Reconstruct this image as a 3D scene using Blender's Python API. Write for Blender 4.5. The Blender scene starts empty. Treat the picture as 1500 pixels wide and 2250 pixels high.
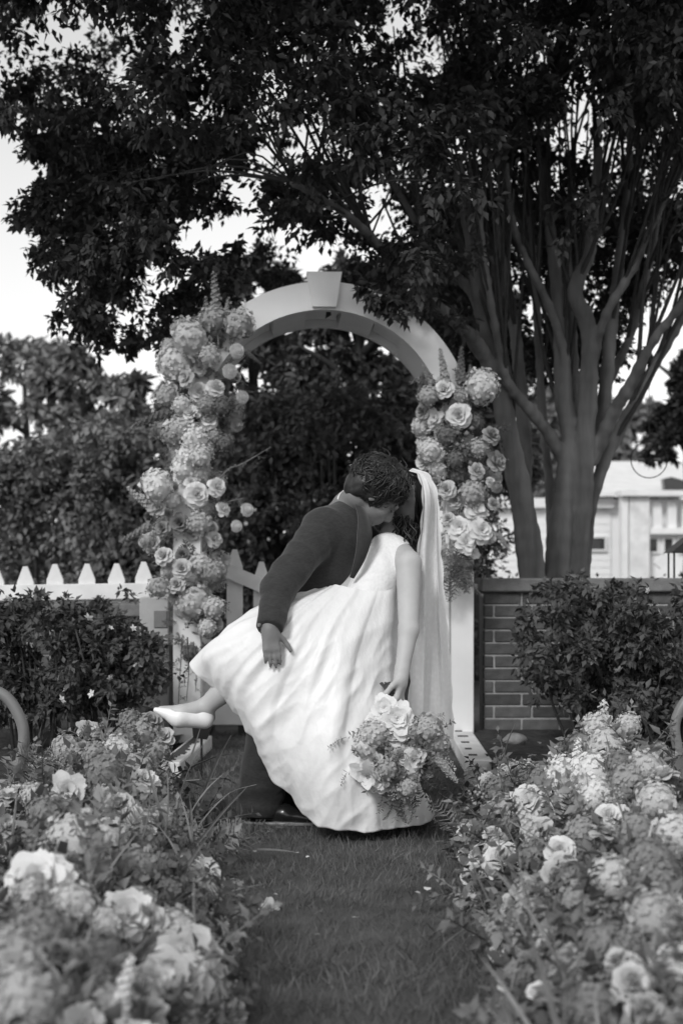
import bpy, math, random
import numpy as np
from mathutils import Vector, Matrix, noise as mnoise

random.seed(7)
RNG = np.random.default_rng(7)
SC = bpy.context.scene
COL = SC.collection

# ------------------------------------------------------------------ camera
F, YH, CX, CAMH = 3125.0, 1250.0, 750.0, 0.93      # focal (photo px), horizon row, centre column, eye height
cam_data = bpy.data.cameras.new('camera')
cam = bpy.data.objects.new('camera', cam_data)
COL.objects.link(cam)
cam.location = (0, 0, CAMH)
cam.rotation_euler = (math.radians(90), 0, 0)
cam_data.sensor_fit = 'VERTICAL'
cam_data.sensor_height = 36.0
cam_data.sensor_width = 24.0
cam_data.lens = 50.0
cam_data.shift_y = (YH - 1125.0) / 2250.0
cam_data.clip_start = 0.05
cam_data.clip_end = 600.0
cam_data.dof.use_dof = True
cam_data.dof.focus_distance = 5.15
cam_data.dof.aperture_fstop = 3.0
SC.camera = cam

# ------------------------------------------------------------------ sky and sun (black and white picture: the sky's colour goes through RGB to BW)
SUN_EL, SUN_AZ = 36.0, 207.0      # degrees; azimuth clockwise from +Y (behind the camera, to its left)
world = bpy.data.worlds.new('World')
SC.world = world
world.use_nodes = True
wn, wl = world.node_tree.nodes, world.node_tree.links
wn.clear()
sky = wn.new('ShaderNodeTexSky')
sky.sky_type = 'NISHITA'
sky.sun_disc = False
sky.sun_elevation = math.radians(SUN_EL)
sky.sun_rotation = math.radians(SUN_AZ)
sky.air_density = 3.0
sky.dust_density = 0.0
sky.ozone_density = 1.0
bw = wn.new('ShaderNodeRGBToBW')
bg = wn.new('ShaderNodeBackground')
bg.inputs['Strength'].default_value = 0.115
wo = wn.new('ShaderNodeOutputWorld')
wl.new(sky.outputs[0], bw.inputs[0])
wl.new(bw.outputs[0], bg.inputs[0])
wl.new(bg.outputs[0], wo.inputs[0])

sd = bpy.data.lights.new('sun', 'SUN')
sd.energy = 1.5
sd.angle = math.radians(14)
sd.color = (1, 1, 1)
sun = bpy.data.objects.new('sun', sd)
COL.objects.link(sun)
az, el = math.radians(SUN_AZ), math.radians(SUN_EL)
sdir = Vector((math.sin(az) * math.cos(el), math.cos(az) * math.cos(el), math.sin(el)))
sun.rotation_euler = sdir.to_track_quat('Z', 'Y').to_euler()
sun.location = sdir * 30

SC.view_settings.view_transform = 'Standard'
SC.view_settings.look = 'None'
SC.view_settings.gamma = 1.0
SC.view_settings.use_curve_mapping = False
SC.view_settings.exposure = 0.38

# ------------------------------------------------------------------ helpers
def P(x, y, Y):
    """photo pixel at distance Y -> point"""
    return np.array([(x - CX) * Y / F, Y, CAMH - (y - YH) * Y / F])

def G(x, y, z=0.0):
    """photo pixel on a level surface of height z -> point"""
    return P(x, y, F * (CAMH - z) / (y - YH))

def nrm(v):
    v = np.asarray(v, float)
    return v / (np.linalg.norm(v) + 1e-12)

def mesh_np(name, verts, faces, smooth=True):
    """faces: list of int arrays (n,3)/(n,4), or a list of lists"""
    me = bpy.data.meshes.new(name)
    verts = np.asarray(verts, np.float32)
    if isinstance(faces, np.ndarray):
        faces = [faces]
    if len(faces) and not isinstance(faces[0], np.ndarray):
        me.from_pydata([tuple(map(float, v)) for v in verts], [], [tuple(f) for f in faces])
    else:
        faces = [f for f in faces if len(f)]
        me.vertices.add(len(verts))
        me.vertices.foreach_set('co', verts.ravel())
        loops = np.concatenate([f.ravel() for f in faces]).astype(np.int32)
        sizes = np.concatenate([np.full(len(f), f.shape[1], np.int32) for f in faces])
        starts = np.concatenate([[0], np.cumsum(sizes)[:-1]]).astype(np.int32)
        me.loops.add(len(loops))
        me.loops.foreach_set('vertex_index', loops)
        me.polygons.add(len(sizes))
        me.polygons.foreach_set('loop_start', starts)
        me.polygons.foreach_set('loop_total', sizes)
        me.update(calc_edges=True)
    me.validate()
    if smooth:
        me.polygons.foreach_set('use_smooth', np.ones(len(me.polygons), bool))
    return me

def obj(name, me, mat=None, parent=None, loc=None, rot=None, scale=None):
    o = bpy.data.objects.new(name, me)
    COL.objects.link(o)
    if mat is not None and me is not None:
        if len(me.materials) == 0:
            me.materials.append(mat)
    if parent is not None:
        o.parent = parent
    if loc is not None:
        o.location = tuple(loc)
    if rot is not None:
        o.rotation_euler = rot
    if scale is not None:
        o.scale = scale if hasattr(scale, '__len__') else (scale,) * 3
    return o

def tag(o, label, cat, group=None):
    o['label'] = label
    o['category'] = cat
    if group:
        o['group'] = group
    return o

def empty(name, loc=(0, 0, 0), rz=0.0):
    o = bpy.data.objects.new(name, None)
    COL.objects.link(o)
    o.location = tuple(loc)
    o.rotation_euler = (0, 0, rz)
    o.empty_display_size = 0.1
    return o

class MB:
    """collects verts and faces of one part"""
    def __init__(self):
        self.v, self.f = [], []
    def add(self, v, f):
        b = len(self.v)
        self.v.extend([tuple(map(float, p)) for p in v])
        self.f.extend([[i + b for i in q] for q in f])
        return self
    def box(self, lo, hi, M=None, bevel=0.0):
        x0, y0, z0 = lo
        x1, y1, z1 = hi
        if bevel > 0:
            b = min(bevel, .45 * min(x1 - x0, y1 - y0, z1 - z0))
            v, f = [], []
            def idx(ix, iy, iz, ax):
                key = (ix, iy, iz, ax)
                return ids[key]
            ids = {}
            for ix in (0, 1):
                for iy in (0, 1):
                    for iz in (0, 1):
                        for ax in range(3):
                            p = [(x0, x1)[ix], (y0, y1)[iy], (z0, z1)[iz]]
                            s = [(1, -1)[ix], (1, -1)[iy], (1, -1)[iz]]
                            for k in range(3):
                                if k != ax:
                                    p[k] += b * s[k]
                            ids[(ix, iy, iz, ax)] = len(v)
                            v.append(p)
            for ax in range(3):
                a, c = [k for k in range(3) if k != ax]
                for side in (0, 1):
                    q = []
                    for (i, j) in ((0, 0), (1, 0), (1, 1), (0, 1)):
                        k = [0, 0, 0]
                        k[ax], k[a], k[c] = side, i, j
                        q.append(ids[(k[0], k[1], k[2], ax)])
                    f.append(q)
            for ax in range(3):        # edge strips parallel to ax
                a, c = [k for k in range(3) if k != ax]
                for i in (0, 1):
                    for j in (0, 1):
                        def vid(e, which):
                            k = [0, 0, 0]
                            k[ax], k[a], k[c] = e, i, j
                            return ids[(k[0], k[1], k[2], which)]
                        f.append([vid(0, a), vid(1, a), vid(1, c), vid(0, c)])
            for ix in (0, 1):
                for iy in (0, 1):
                    for iz in (0, 1):
                        f.append([ids[(ix, iy, iz, k)] for k in range(3)])
        else:
            v = [(x0, y0, z0), (x1, y0, z0), (x1, y1, z0), (x0, y1, z0), (x0, y0, z1), (x1, y0, z1), (x1, y1, z1), (x0, y1, z1)]
            f = [[0, 3, 2, 1], [4, 5, 6, 7], [0, 1, 5, 4], [1, 2, 6, 5], [2, 3, 7, 6], [3, 0, 4, 7]]
        if M is not None:
            v = [tuple(M @ Vector(p)) for p in v]
        return self.add(v, f)
    def prism(self, poly, y0, y1):
        """poly in xz, extruded along y"""
        n = len(poly)
        v = [(x, y0, z) for x, z in poly] + [(x, y1, z) for x, z in poly]
        f = [list(range(n)), list(range(2 * n - 1, n - 1, -1))]
        f += [[i, i + n, (i + 1) % n + n, (i + 1) % n] for i in range(n)]
        return self.add(v, f)
    def tube(self, pts, radii, m=8, caps=True):
        v, f = tube_np(pts, radii, m, caps)
        return self.add(v, f)
    def mesh(self, name, smooth=False):
        me = mesh_np(name, self.v, self.f, smooth)
        fix_normals(me)
        return me

def fix_normals(me):
    import bmesh
    bm = bmesh.new()
    bm.from_mesh(me)
    bmesh.ops.recalc_face_normals(bm, faces=bm.faces)
    bm.to_mesh(me)
    bm.free()

def tube_np(pts, radii, m=8, caps=True):
    pts = np.asarray(pts, float)
    n = len(pts)
    radii = np.broadcast_to(np.asarray(radii, float), (n,))
    tang = np.gradient(pts, axis=0)
    tang /= np.linalg.norm(tang, axis=1)[:, None] + 1e-12
    ref = np.array([0, 0, 1.0]) if abs(tang[0][2]) < .9 else np.array([1.0, 0, 0])
    a = nrm(np.cross(tang[0], ref))
    v = []
    for i in range(n):
        a = nrm(a - tang[i] * np.dot(a, tang[i]))
        b = np.cross(tang[i], a)
        th = np.linspace(0, 2 * math.pi, m, endpoint=False)
        v.append(pts[i] + radii[i] * (np.cos(th)[:, None] * a + np.sin(th)[:, None] * b))
    v = np.concatenate(v)
    f = []
    for i in range(n - 1):
        for j in range(m):
            f.append([i * m + j, i * m + (j + 1) % m, (i + 1) * m + (j + 1) % m, (i + 1) * m + j])
    if caps:
        f.append(list(range(m))[::-1])
        f.append([(n - 1) * m + j for j in range(m)])
    return v, f

def spline(pts, n):
    """Catmull-Rom through pts, n samples"""
    p = np.asarray(pts, float)
    k = len(p)
    e = np.vstack([2 * p[0] - p[1], p, 2 * p[-1] - p[-2]])
    t = np.linspace(0, k - 1 - 1e-9, n)
    i = t.astype(int)
    u = (t - i)[:, None]
    a, b, c, d = e[i], e[i + 1], e[i + 2], e[i + 3]
    return .5 * (2 * b + (c - a) * u + (2 * a - 5 * b + 4 * c - d) * u ** 2 + (3 * b - a - 3 * c + d) * u ** 3)

def frames(dirs, roll=None, up=(0, 0, 1)):
    """rotation matrices (N,3,3): local Y along dirs, local Z near up, turned by roll"""
    d = dirs / (np.linalg.norm(dirs, axis=1)[:, None] + 1e-9)
    upv = np.broadcast_to(np.asarray(up, float), d.shape)
    x = np.cross(d, upv)
    bad = np.linalg.norm(x, axis=1) < 1e-3
    x[bad] = (1, 0, 0)
    x /= np.linalg.norm(x, axis=1)[:, None]
    z = np.cross(x, d)
    if roll is not None:
        c, s = np.cos(roll)[:, None], np.sin(roll)[:, None]
        x, z = c * x + s * z, -s * x + c * z
    return np.stack([x, d, z], axis=2)

def scatter(tv, tf, pos, R, scale):
    """N copies of a small template in one vertex/face array"""
    tv = np.asarray(tv, float)
    tf = np.asarray(tf, int)
    n, k = len(pos), len(tv)
    scale = np.broadcast_to(np.asarray(scale, float), (n,))
    v = np.einsum('nij,kj->nki', R, tv) * scale[:, None, None] + pos[:, None, :]
    f = tf[None] + (np.arange(n) * k)[:, None, None]
    return v.reshape(-1, 3), f.reshape(-1, tf.shape[1])

# smooth blended volumes meshed by surface nets (trunk, people, clothes)
def rc(a, b, ra, rb, cut=None):
    return ('rc', np.asarray(a, float), np.asarray(b, float), ra, rb, cut)
def el(c, r, R=np.eye(3)):
    return ('el', np.asarray(c, float), np.asarray(r, float), np.asarray(R, float), None, None)

def sdf_mesh(name, prims, h, k=.02, subs=(), pad=.03):
    lo, hi = [], []
    for p in prims:
        if p[0] == 'rc':
            m = max(p[3], p[4])
            lo.append(np.minimum(p[1], p[2]) - m); hi.append(np.maximum(p[1], p[2]) + m)
        else:
            m = max(p[2]); lo.append(p[1] - m); hi.append(p[1] + m)
    lo, hi = np.min(lo, 0) - pad, np.max(hi, 0) + pad
    n = np.ceil((hi - lo) / h).astype(int) + 1
    D = np.full(n, .08, np.float32)
    def ev(p):
        if p[0] == 'rc':
            m = max(p[3], p[4]); a0, b0 = np.minimum(p[1], p[2]) - m, np.maximum(p[1], p[2]) + m
        else:
            m = max(p[2]); a0, b0 = p[1] - m, p[1] + m
        i0 = np.clip(((a0 - lo - k - 3 * h) / h).astype(int), 0, n - 1)
        i1 = np.clip(np.ceil((b0 - lo + k + 3 * h) / h).astype(int) + 1, 1, n)
        g = np.stack(np.meshgrid(*[lo[d] + h * np.arange(i0[d], i1[d]) for d in range(3)], indexing='ij'), -1)
        if p[0] == 'rc':
            ba = p[2] - p[1]
            t = np.clip(((g - p[1]) @ ba) / (ba @ ba + 1e-12), 0, 1)
            d = np.linalg.norm(g - p[1] - t[..., None] * ba, axis=-1) - (p[3] + (p[4] - p[3]) * t)
            if p[5] is not None:
                c, nn = p[5]
                d = np.maximum(d, (g - np.asarray(c)) @ nrm(nn))
        else:
            q = (g - p[1]) @ p[3]
            k0 = np.linalg.norm(q / p[2], axis=-1); k1 = np.linalg.norm(q / p[2] ** 2, axis=-1) + 1e-9
            d = k0 * (k0 - 1) / k1
        return tuple(slice(i0[d_], i1[d_]) for d_ in range(3)), d.astype(np.float32)
    for p in prims:
        s, d = ev(p)
        o = D[s]
        kk = p[6] if len(p) > 6 else k
        w = np.clip(.5 + .5 * (o - d) / kk, 0, 1)
        D[s] = o * (1 - w) + d * w - kk * w * (1 - w)
    for p in subs:
        s, d = ev(p)
        o = D[s]; d = -d
        w = np.clip(.5 - .5 * (o - d) / (k * .5), 0, 1)
        D[s] = o * (1 - w) + d * w + k * .5 * w * (1 - w)
    # surface nets
    I = D < 0
    c = np.zeros(tuple(n - 1), int)
    for dx in (0, 1):
        for dy in (0, 1):
            for dz in (0, 1):
                c += I[dx:n[0] - 1 + dx, dy:n[1] - 1 + dy, dz:n[2] - 1 + dz]
    act = (c > 0) & (c < 8)
    idx = np.full(act.shape, -1, int)
    cells = np.argwhere(act)
    idx[act] = np.arange(len(cells))
    acc = np.zeros((len(cells), 3)); cnt = np.zeros(len(cells))
    corners = [(a, b, e) for a in (0, 1) for b in (0, 1) for e in (0, 1)]
    for a in corners:
        for ax in range(3):
            if a[ax]: continue
            b = list(a); b[ax] = 1
            pa, pb = cells + np.array(a), cells + np.array(b)
            va, vb = D[tuple(pa.T)], D[tuple(pb.T)]
            cr = (va < 0) != (vb < 0)
            t = np.where(cr, va / (va - vb + 1e-20), 0)
            q = np.tile(np.array(a, float), (len(cells), 1)); q[:, ax] = t
            acc[cr] += q[cr]; cnt[cr] += 1
    V = lo + h * (cells + acc / cnt[:, None])
    Q = []
    for ax in range(3):
        s0 = [slice(None)] * 3; s1 = [slice(None)] * 3
        s0[ax] = slice(0, n[ax] - 1); s1[ax] = slice(1, n[ax])
        cr = I[tuple(s0)] != I[tuple(s1)]
        e = np.argwhere(cr)
        b, d = (ax + 1) % 3, (ax + 2) % 3
        ok = (e[:, b] > 0) & (e[:, d] > 0) & (e[:, b] < n[b] - 1) & (e[:, d] < n[d] - 1)
        e = e[ok]
        def cell(ob, od):
            q = e.copy(); q[:, b] -= ob; q[:, d] -= od
            return idx[tuple(q.T)]
        quad = np.stack([cell(1, 1), cell(0, 1), cell(0, 0), cell(1, 0)], 1)
        flip = ~I[tuple(e.T)]
        quad[flip] = quad[flip][:, ::-1]
        Q.append(quad)
    Q = np.concatenate(Q)
    Q = Q[(Q >= 0).all(1)]
    return V, Q

def relax(V, Q, it=2, lam=.5):
    E = np.concatenate([Q[:, [0, 1]], Q[:, [1, 2]], Q[:, [2, 3]], Q[:, [3, 0]]])
    E = np.concatenate([E, E[:, ::-1]])
    for _ in range(it):
        s = np.zeros_like(V); c = np.zeros(len(V))
        np.add.at(s, E[:, 0], V[E[:, 1]]); np.add.at(c, E[:, 0], 1)
        V = V + lam * (s / c[:, None] - V)
    return V

def normals(V, Q):
    fn = np.cross(V[Q[:, 2]] - V[Q[:, 0]], V[Q[:, 3]] - V[Q[:, 1]])
    N = np.zeros_like(V)
    for i in range(4): np.add.at(N, Q[:, i], fn)
    return N / (np.linalg.norm(N, axis=1)[:, None] + 1e-12)

def wrinkle(V, Q, amp, scale, stretch, R=np.eye(3), seed=0.0, weight=None):
    N = normals(V, Q)
    q = (V @ R) * np.asarray(stretch) * scale
    d = np.array([1 - 2 * abs(mnoise.noise((a + seed, b, c))) + .4 * mnoise.noise((a * 2.3, b * 2.3 + seed, c * 2.3)) for a, b, c in q])
    if weight is not None: d = d * weight
    return V + N * (amp * d)[:, None]

LEAF_V = np.array([(0, 0, 0), (.26, .42, .06), (.0, .5, -.03), (-.26, .42, .06), (0, 1, -.08)])
LEAF_F = np.array([(0, 1, 2), (0, 2, 3), (1, 4, 2), (2, 4, 3)])
BLADE_V = np.array([(-.035, 0, 0), (.035, 0, 0), (.026, .55, .06), (-.026, .55, .06), (0, 1, .28)])

def sphere_pts(n, rng=RNG):
    v = rng.normal(size=(n, 3))
    return v / np.linalg.norm(v, axis=1)[:, None]

# ------------------------------------------------------------------ materials (all grey: black-and-white film)
MATS = {}
def mat(name, val, rough=.7, var=.15, scale=8.0, bump=0.0, bscale=40.0, spec=.3, sheen=0.0, alpha=None, sss=0.0, stretch=(1, 1, 1), trans=0.0, rnd=0.0, metal=0.0):
    if name in MATS:
        return MATS[name]
    m = bpy.data.materials.new(name)
    m.use_nodes = True
    nt = m.node_tree
    N, L = nt.nodes, nt.links
    b = N['Principled BSDF']
    b.inputs['Roughness'].default_value = rough
    b.inputs['Specular IOR Level'].default_value = spec
    b.inputs['Metallic'].default_value = metal
    if sheen:
        b.inputs['Sheen Weight'].default_value = sheen
    if sss:
        b.inputs['Subsurface Weight'].default_value = sss
        b.inputs['Subsurface Radius'].default_value = (.01, .01, .01)
    tc = N.new('ShaderNodeTexCoord')
    mp = N.new('ShaderNodeMapping')
    mp.inputs['Scale'].default_value = stretch
    L.new(tc.outputs['Object'], mp.inputs[0])
    nz = N.new('ShaderNodeTexNoise')
    nz.inputs['Scale'].default_value = scale
    nz.inputs['Detail'].default_value = 5
    L.new(mp.outputs[0], nz.inputs[0])
    mr = N.new('ShaderNodeMapRange')
    mr.inputs['From Min'].default_value = .25
    mr.inputs['From Max'].default_value = .75
    mr.inputs['To Min'].default_value = val * (1 - var)
    mr.inputs['To Max'].default_value = val * (1 + var)
    L.new(nz.outputs[0], mr.inputs[0])
    col = mr.outputs[0]
    if rnd:
        oi = N.new('ShaderNodeObjectInfo')
        m2 = N.new('ShaderNodeMapRange')
        m2.inputs['To Min'].default_value = 1 - rnd
        m2.inputs['To Max'].default_value = 1 + rnd
        L.new(oi.outputs['Random'], m2.inputs[0])
        mm = N.new('ShaderNodeMath')
        mm.operation = 'MULTIPLY'
        L.new(col, mm.inputs[0])
        L.new(m2.outputs[0], mm.inputs[1])
        col = mm.outputs[0]
    L.new(col, b.inputs['Base Color'])
    if bump:
        bn = N.new('ShaderNodeTexNoise')
        bn.inputs['Scale'].default_value = bscale
        bn.inputs['Detail'].default_value = 6
        L.new(mp.outputs[0], bn.inputs[0])
        bp = N.new('ShaderNodeBump')
        bp.inputs['Strength'].default_value = bump
        bp.inputs['Distance'].default_value = .01
        L.new(bn.outputs[0], bp.inputs['Height'])
        L.new(bp.outputs[0], b.inputs['Normal'])
    if trans:
        out = N['Material Output']
        tr = N.new('ShaderNodeBsdfTranslucent')
        L.new(col, tr.inputs[0])
        mx = N.new('ShaderNodeMixShader')
        mx.inputs[0].default_value = trans
        L.new(b.outputs[0], mx.inputs[1])
        L.new(tr.outputs[0], mx.inputs[2])
        L.new(mx.outputs[0], out.inputs[0])
    MATS[name] = m
    return m

def leafmat(name, val, var=.5, scale=3.0, rough=.55, trans=.15):
    return mat(name, val, rough=rough, var=var, scale=scale, spec=.25, trans=trans)

def veil_mat():
    m = mat('veil_net', .84, rough=.9, var=.04, spec=.1, trans=.08)
    N, L = m.node_tree.nodes, m.node_tree.links
    out = N['Material Output']
    src = out.inputs[0].links[0].from_socket
    tp = N.new('ShaderNodeBsdfTransparent')
    vo = N.new('ShaderNodeTexVoronoi')
    vo.inputs['Scale'].default_value = 55
    tc = N.new('ShaderNodeTexCoord')
    L.new(tc.outputs['Object'], vo.inputs[0])
    mr = N.new('ShaderNodeMapRange')
    mr.inputs['From Min'].default_value = .15
    mr.inputs['From Max'].default_value = .6
    mr.inputs['To Min'].default_value = 1.0
    mr.inputs['To Max'].default_value = .93
    L.new(vo.outputs['Distance'], mr.inputs[0])
    mx = N.new('ShaderNodeMixShader')
    L.new(mr.outputs[0], mx.inputs[0])
    L.new(tp.outputs[0], mx.inputs[1])
    L.new(src, mx.inputs[2])
    L.new(mx.outputs[0], out.inputs[0])
    return m

M_WHITE = mat('white_paint', .82, rough=.5, var=.09, scale=3.5, bump=.04, bscale=60)
M_WHITE2 = mat('white_paint_weathered', .74, rough=.6, var=.18, scale=6, bump=.1, bscale=50)
M_BRICK = mat('brick', .09, rough=.9, var=.3, scale=18, bump=.35, bscale=120, rnd=.28)
M_MORTAR = mat('mortar', .33, rough=.95, var=.2, scale=30, bump=.3, bscale=150)
M_COPING = mat('coping', .17, rough=.9, var=.3, scale=14, bump=.3, bscale=90)
M_SOIL = mat('soil', .045, rough=1, var=.5, scale=25, bump=.8, bscale=60)
M_LAWN = mat('lawn', .085, rough=1, var=.4, scale=6, bump=.5, bscale=80)
M_GRASS = leafmat('grass_blades', .135, var=.45, scale=3)
M_STONE = mat('kerb_stone', .36, rough=.9, var=.2, scale=9, bump=.3, bscale=60, rnd=.1)
M_BARK = mat('bark', .165, rough=.8, var=.6, scale=9, bump=.5, bscale=30, stretch=(1, 1, .16))
M_TWIG = mat('twig', .06, rough=.85, var=.3, scale=20)
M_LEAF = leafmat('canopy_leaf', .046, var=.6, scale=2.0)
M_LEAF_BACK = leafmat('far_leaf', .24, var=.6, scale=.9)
M_LEAF_HEDGE = leafmat('hedge_leaf', .12, var=.6, scale=1.2)
M_LEAF_SHRUB = leafmat('shrub_leaf', .1, var=.5, scale=6)
M_CONIFER = leafmat('conifer_leaf', .04, var=.4, scale=3)
M_SUIT = mat('suit_wool', .036, rough=.85, var=.25, scale=70, bump=.3, bscale=20, sheen=.2, spec=.15, stretch=(1, 1, 2.5))
M_LAPEL = mat('suit_lapel', .034, rough=.8, var=.15, scale=60, sheen=.2, spec=.2)
M_SHIRT = mat('shirt_cotton', .7, rough=.8, var=.04)
M_SHOE = mat('black_leather', .015, rough=.22, var=.1, spec=.6)
M_HAIR = mat('groom_hair', .022, rough=.42, var=.5, scale=30, spec=.45)
M_HAIRB = mat('bride_hair', .013, rough=.4, var=.5, scale=30, spec=.45)
M_SKIN = mat('groom_skin', .2, rough=.55, var=.08, scale=20, bump=.05, bscale=90, sss=.1)
M_SKINB = mat('bride_skin', .47, rough=.55, var=.06, scale=20, bump=.03, bscale=90, sss=.1)
M_SATIN = mat('dress_satin', .8, rough=.42, var=.02, scale=6, bump=.4, bscale=34, sheen=.25, spec=.35, stretch=(1, 1, .6))
M_PUMP = mat('white_shoe', .86, rough=.3, var=.02, spec=.5)
M_BODICE = mat('bodice_lace', .82, rough=.6, var=.05, scale=60, bump=.3, bscale=90, sheen=.2, spec=.25)
M_BLACK = mat('black_metal', .02, rough=.45, var=.2, spec=.4)
M_PIPE = mat('painted_pipe', .2, rough=.35, var=.12, scale=12, spec=.5)
M_PETAL_W = mat('petal_white', .78, rough=.65, var=.08, scale=25, spec=.15, trans=.2, rnd=.06)
M_PETAL_C = mat('petal_cream', .6, rough=.65, var=.12, scale=25, spec=.15, trans=.2, rnd=.1)
M_PETAL_P = mat('petal_pink', .4, rough=.65, var=.18, scale=25, spec=.15, trans=.2, rnd=.2)
M_PETAL_D = mat('petal_deep', .2, rough=.65, var=.3, scale=25, spec=.15, trans=.2, rnd=.25)
M_GREEN = leafmat('arrangement_leaf', .14, var=.35, scale=9)
M_GREEN_D = leafmat('arrangement_leaf_dark', .075, var=.4, scale=9)
M_GREEN_L = leafmat('arrangement_leaf_pale', .27, var=.3, scale=9, trans=.25)
M_WALLW = mat('house_siding', .9, rough=.7, var=.05, scale=2)
M_ROOFW = mat('house_roof', .8, rough=.8, var=.08, scale=4)
M_GLASS = mat('dark_glass', .03, rough=.08, var=.1, spec=.6)
M_ROCK = mat('rock', .25, rough=.9, var=.3, scale=20, bump=.5, bscale=40)

# ------------------------------------------------------------------ the setting: lawn, grass, beds
def struct(name, me, m):
    o = obj(name, me, m)
    o['kind'] = 'structure'
    return o

lw = MB()
lw.add([(-150, -20, 0), (150, -20, 0), (150, 420, 0), (-150, 420, 0)], [[0, 1, 2, 3]])
struct('lawn', lw.mesh('lawn'), M_LAWN)

def grass_patch(n, x0, x1, y0, y1, hgt, rng):
    x = rng.uniform(x0, x1, n)
    y = y0 + (y1 - y0) * rng.uniform(0, 1, n) ** 1.25
    pos = np.stack([x, y, np.zeros(n)], 1)
    clump = np.array([mnoise.noise((a * 2.3, b * 2.3, 0.3)) for a, b in zip(x, y)])
    d = np.stack([rng.normal(0, .55, n), rng.normal(0, .55, n), np.ones(n)], 1)
    R = frames(d, rng.uniform(0, 6.28, n), up=(1, .2, .1))
    return scatter(BLADE_V, [(0, 1, 2, 3)], pos, R, hgt * rng.uniform(.5, 1.3, n) * (1 + .45 * clump)), pos, R, clump

gr = np.random.default_rng(3)
n = 80000
(gv, gf), gp, gR, gcl = grass_patch(n, -1.5, 1.5, 2.3, 8.0, .034, gr)
tri = np.array([(3, 2, 4)])
gt = tri[None] + (np.arange(n) * 5)[:, None, None]
go = obj('grass', mesh_np('grass', gv, [gf, gt.reshape(-1, 3)]), M_GRASS)
tag(go, 'short dark mown grass of the aisle between the flower banks', 'grass')
go['kind'] = 'stuff'

def bed(name, x0, x1, y0, y1, top, seed):
    nx, ny = 50, 30
    X, Yv = np.meshgrid(np.linspace(x0, x1, nx), np.linspace(y0, y1, ny))
    Z = np.array([[top + .018 * mnoise.noise((a * 5 + seed, b * 5, 0)) + .01 * mnoise.noise((a * 17, b * 17, seed)) for a, b in zip(r1, r2)] for r1, r2 in zip(X, Yv)])
    v = np.stack([X, Yv, Z], 2).reshape(-1, 3)
    f = [[j * nx + i, j * nx + i + 1, (j + 1) * nx + i + 1, (j + 1) * nx + i] for j in range(ny - 1) for i in range(nx - 1)]
    return struct(name, mesh_np(name, v, f), M_SOIL)

bed('flower_bed_right', .66, 3.6, 5.98, 7.62, .07, 1.0)
bed('flower_bed_left', -3.6, -.82, 5.62, 7.62, .07, 9.0)

def kerb_row(x0, x1, y, seed, label):
    e = empty('stone_kerb', ((x0 + x1) / 2, y, 0))
    tag(e, label, 'kerb')
    r = random.Random(seed)
    x = x0
    while x < x1 - .05:
        w = r.uniform(.26, .36)
        b = MB()
        b.box((0, -.06, 0), (w - .012, .06, .105), bevel=.012)
        obj('stone', b.mesh('stone'), M_STONE, e, (x - (x0 + x1) / 2, r.uniform(-.006, .006), r.uniform(-.008, .004)), (0, r.uniform(-.01, .01), r.uniform(-.02, .02)))
        x += w

kerb_row(.72, 3.4, 5.9, 3, 'pale stone kerb along the planting bed before the brick wall and big tree')
kerb_row(-3.4, -.9, 5.52, 4, 'pale stone kerb along the bed before the picket fence shrubs')

def slot_board(p0, p1, w, label, dense):
    p0, p1 = np.array(p0), np.array(p1)
    L = np.linalg.norm((p1 - p0)[:2])
    a = math.atan2(p1[1] - p0[1], p1[0] - p0[0])
    e = empty('edging_board', (p0[0], p0[1], 0), a)
    tag(e, label, 'board')
    b = MB()
    b.box((0, -w / 2, 0), (L, w / 2, .075), bevel=.006)
    obj('plank', b.mesh('plank'), M_WHITE2, e)
    r = random.Random(int(L * 1000))
    x = .03
    while x < L - .05:
        b = MB()
        b.box((0, -w * .3, .0755), (.022 if dense else .03, w * r.uniform(-.05, .3), .0795))
        obj('slot', b.mesh('slot'), mat('slot_shade', .06), e, (x, 0, 0))
        x += .05 if dense else r.uniform(.14, .26)

slot_board(G(445, 1648), G(372, 1712), .1, 'pale edging board with close dark slots along the left planting bed', True)
slot_board(G(1012, 1636), G(1052, 1706), .12, 'weathered pale edging board at the foot of the arch beside the brick wall', False)

# ------------------------------------------------------------------ white garden arch
AX, AY, AROT = (712 - 750) * 7.46 / F, 7.46, math.radians(2.5)
RO, RI, ZS, DEP = .788, .640, 1.65, .60
arch = empty('wedding_arch', (AX, AY, 0), AROT)
tag(arch, 'white painted round topped garden arch with keystone, dressed with flowers', 'arch')

def ring(r0, r1, a0, a1, y0, y1, n, zc=ZS):
    b = MB()
    v, f = [], []
    th = np.linspace(a0, a1, n)
    for t in th:
        c, s = math.cos(t), math.sin(t)
        v += [(r0 * c, y0, zc + r0 * s), (r1 * c, y0, zc + r1 * s), (r1 * c, y1, zc + r1 * s), (r0 * c, y1, zc + r0 * s)]
    for i in range(n - 1):
        for j in range(4):
            f.append([i * 4 + j, i * 4 + (j + 1) % 4, (i + 1) * 4 + (j + 1) % 4, (i + 1) * 4 + j])
    f += [[0, 1, 2, 3], [(n - 1) * 4 + 3, (n - 1) * 4 + 2, (n - 1) * 4 + 1, (n - 1) * 4]]
    return b.add(v, f)

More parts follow.
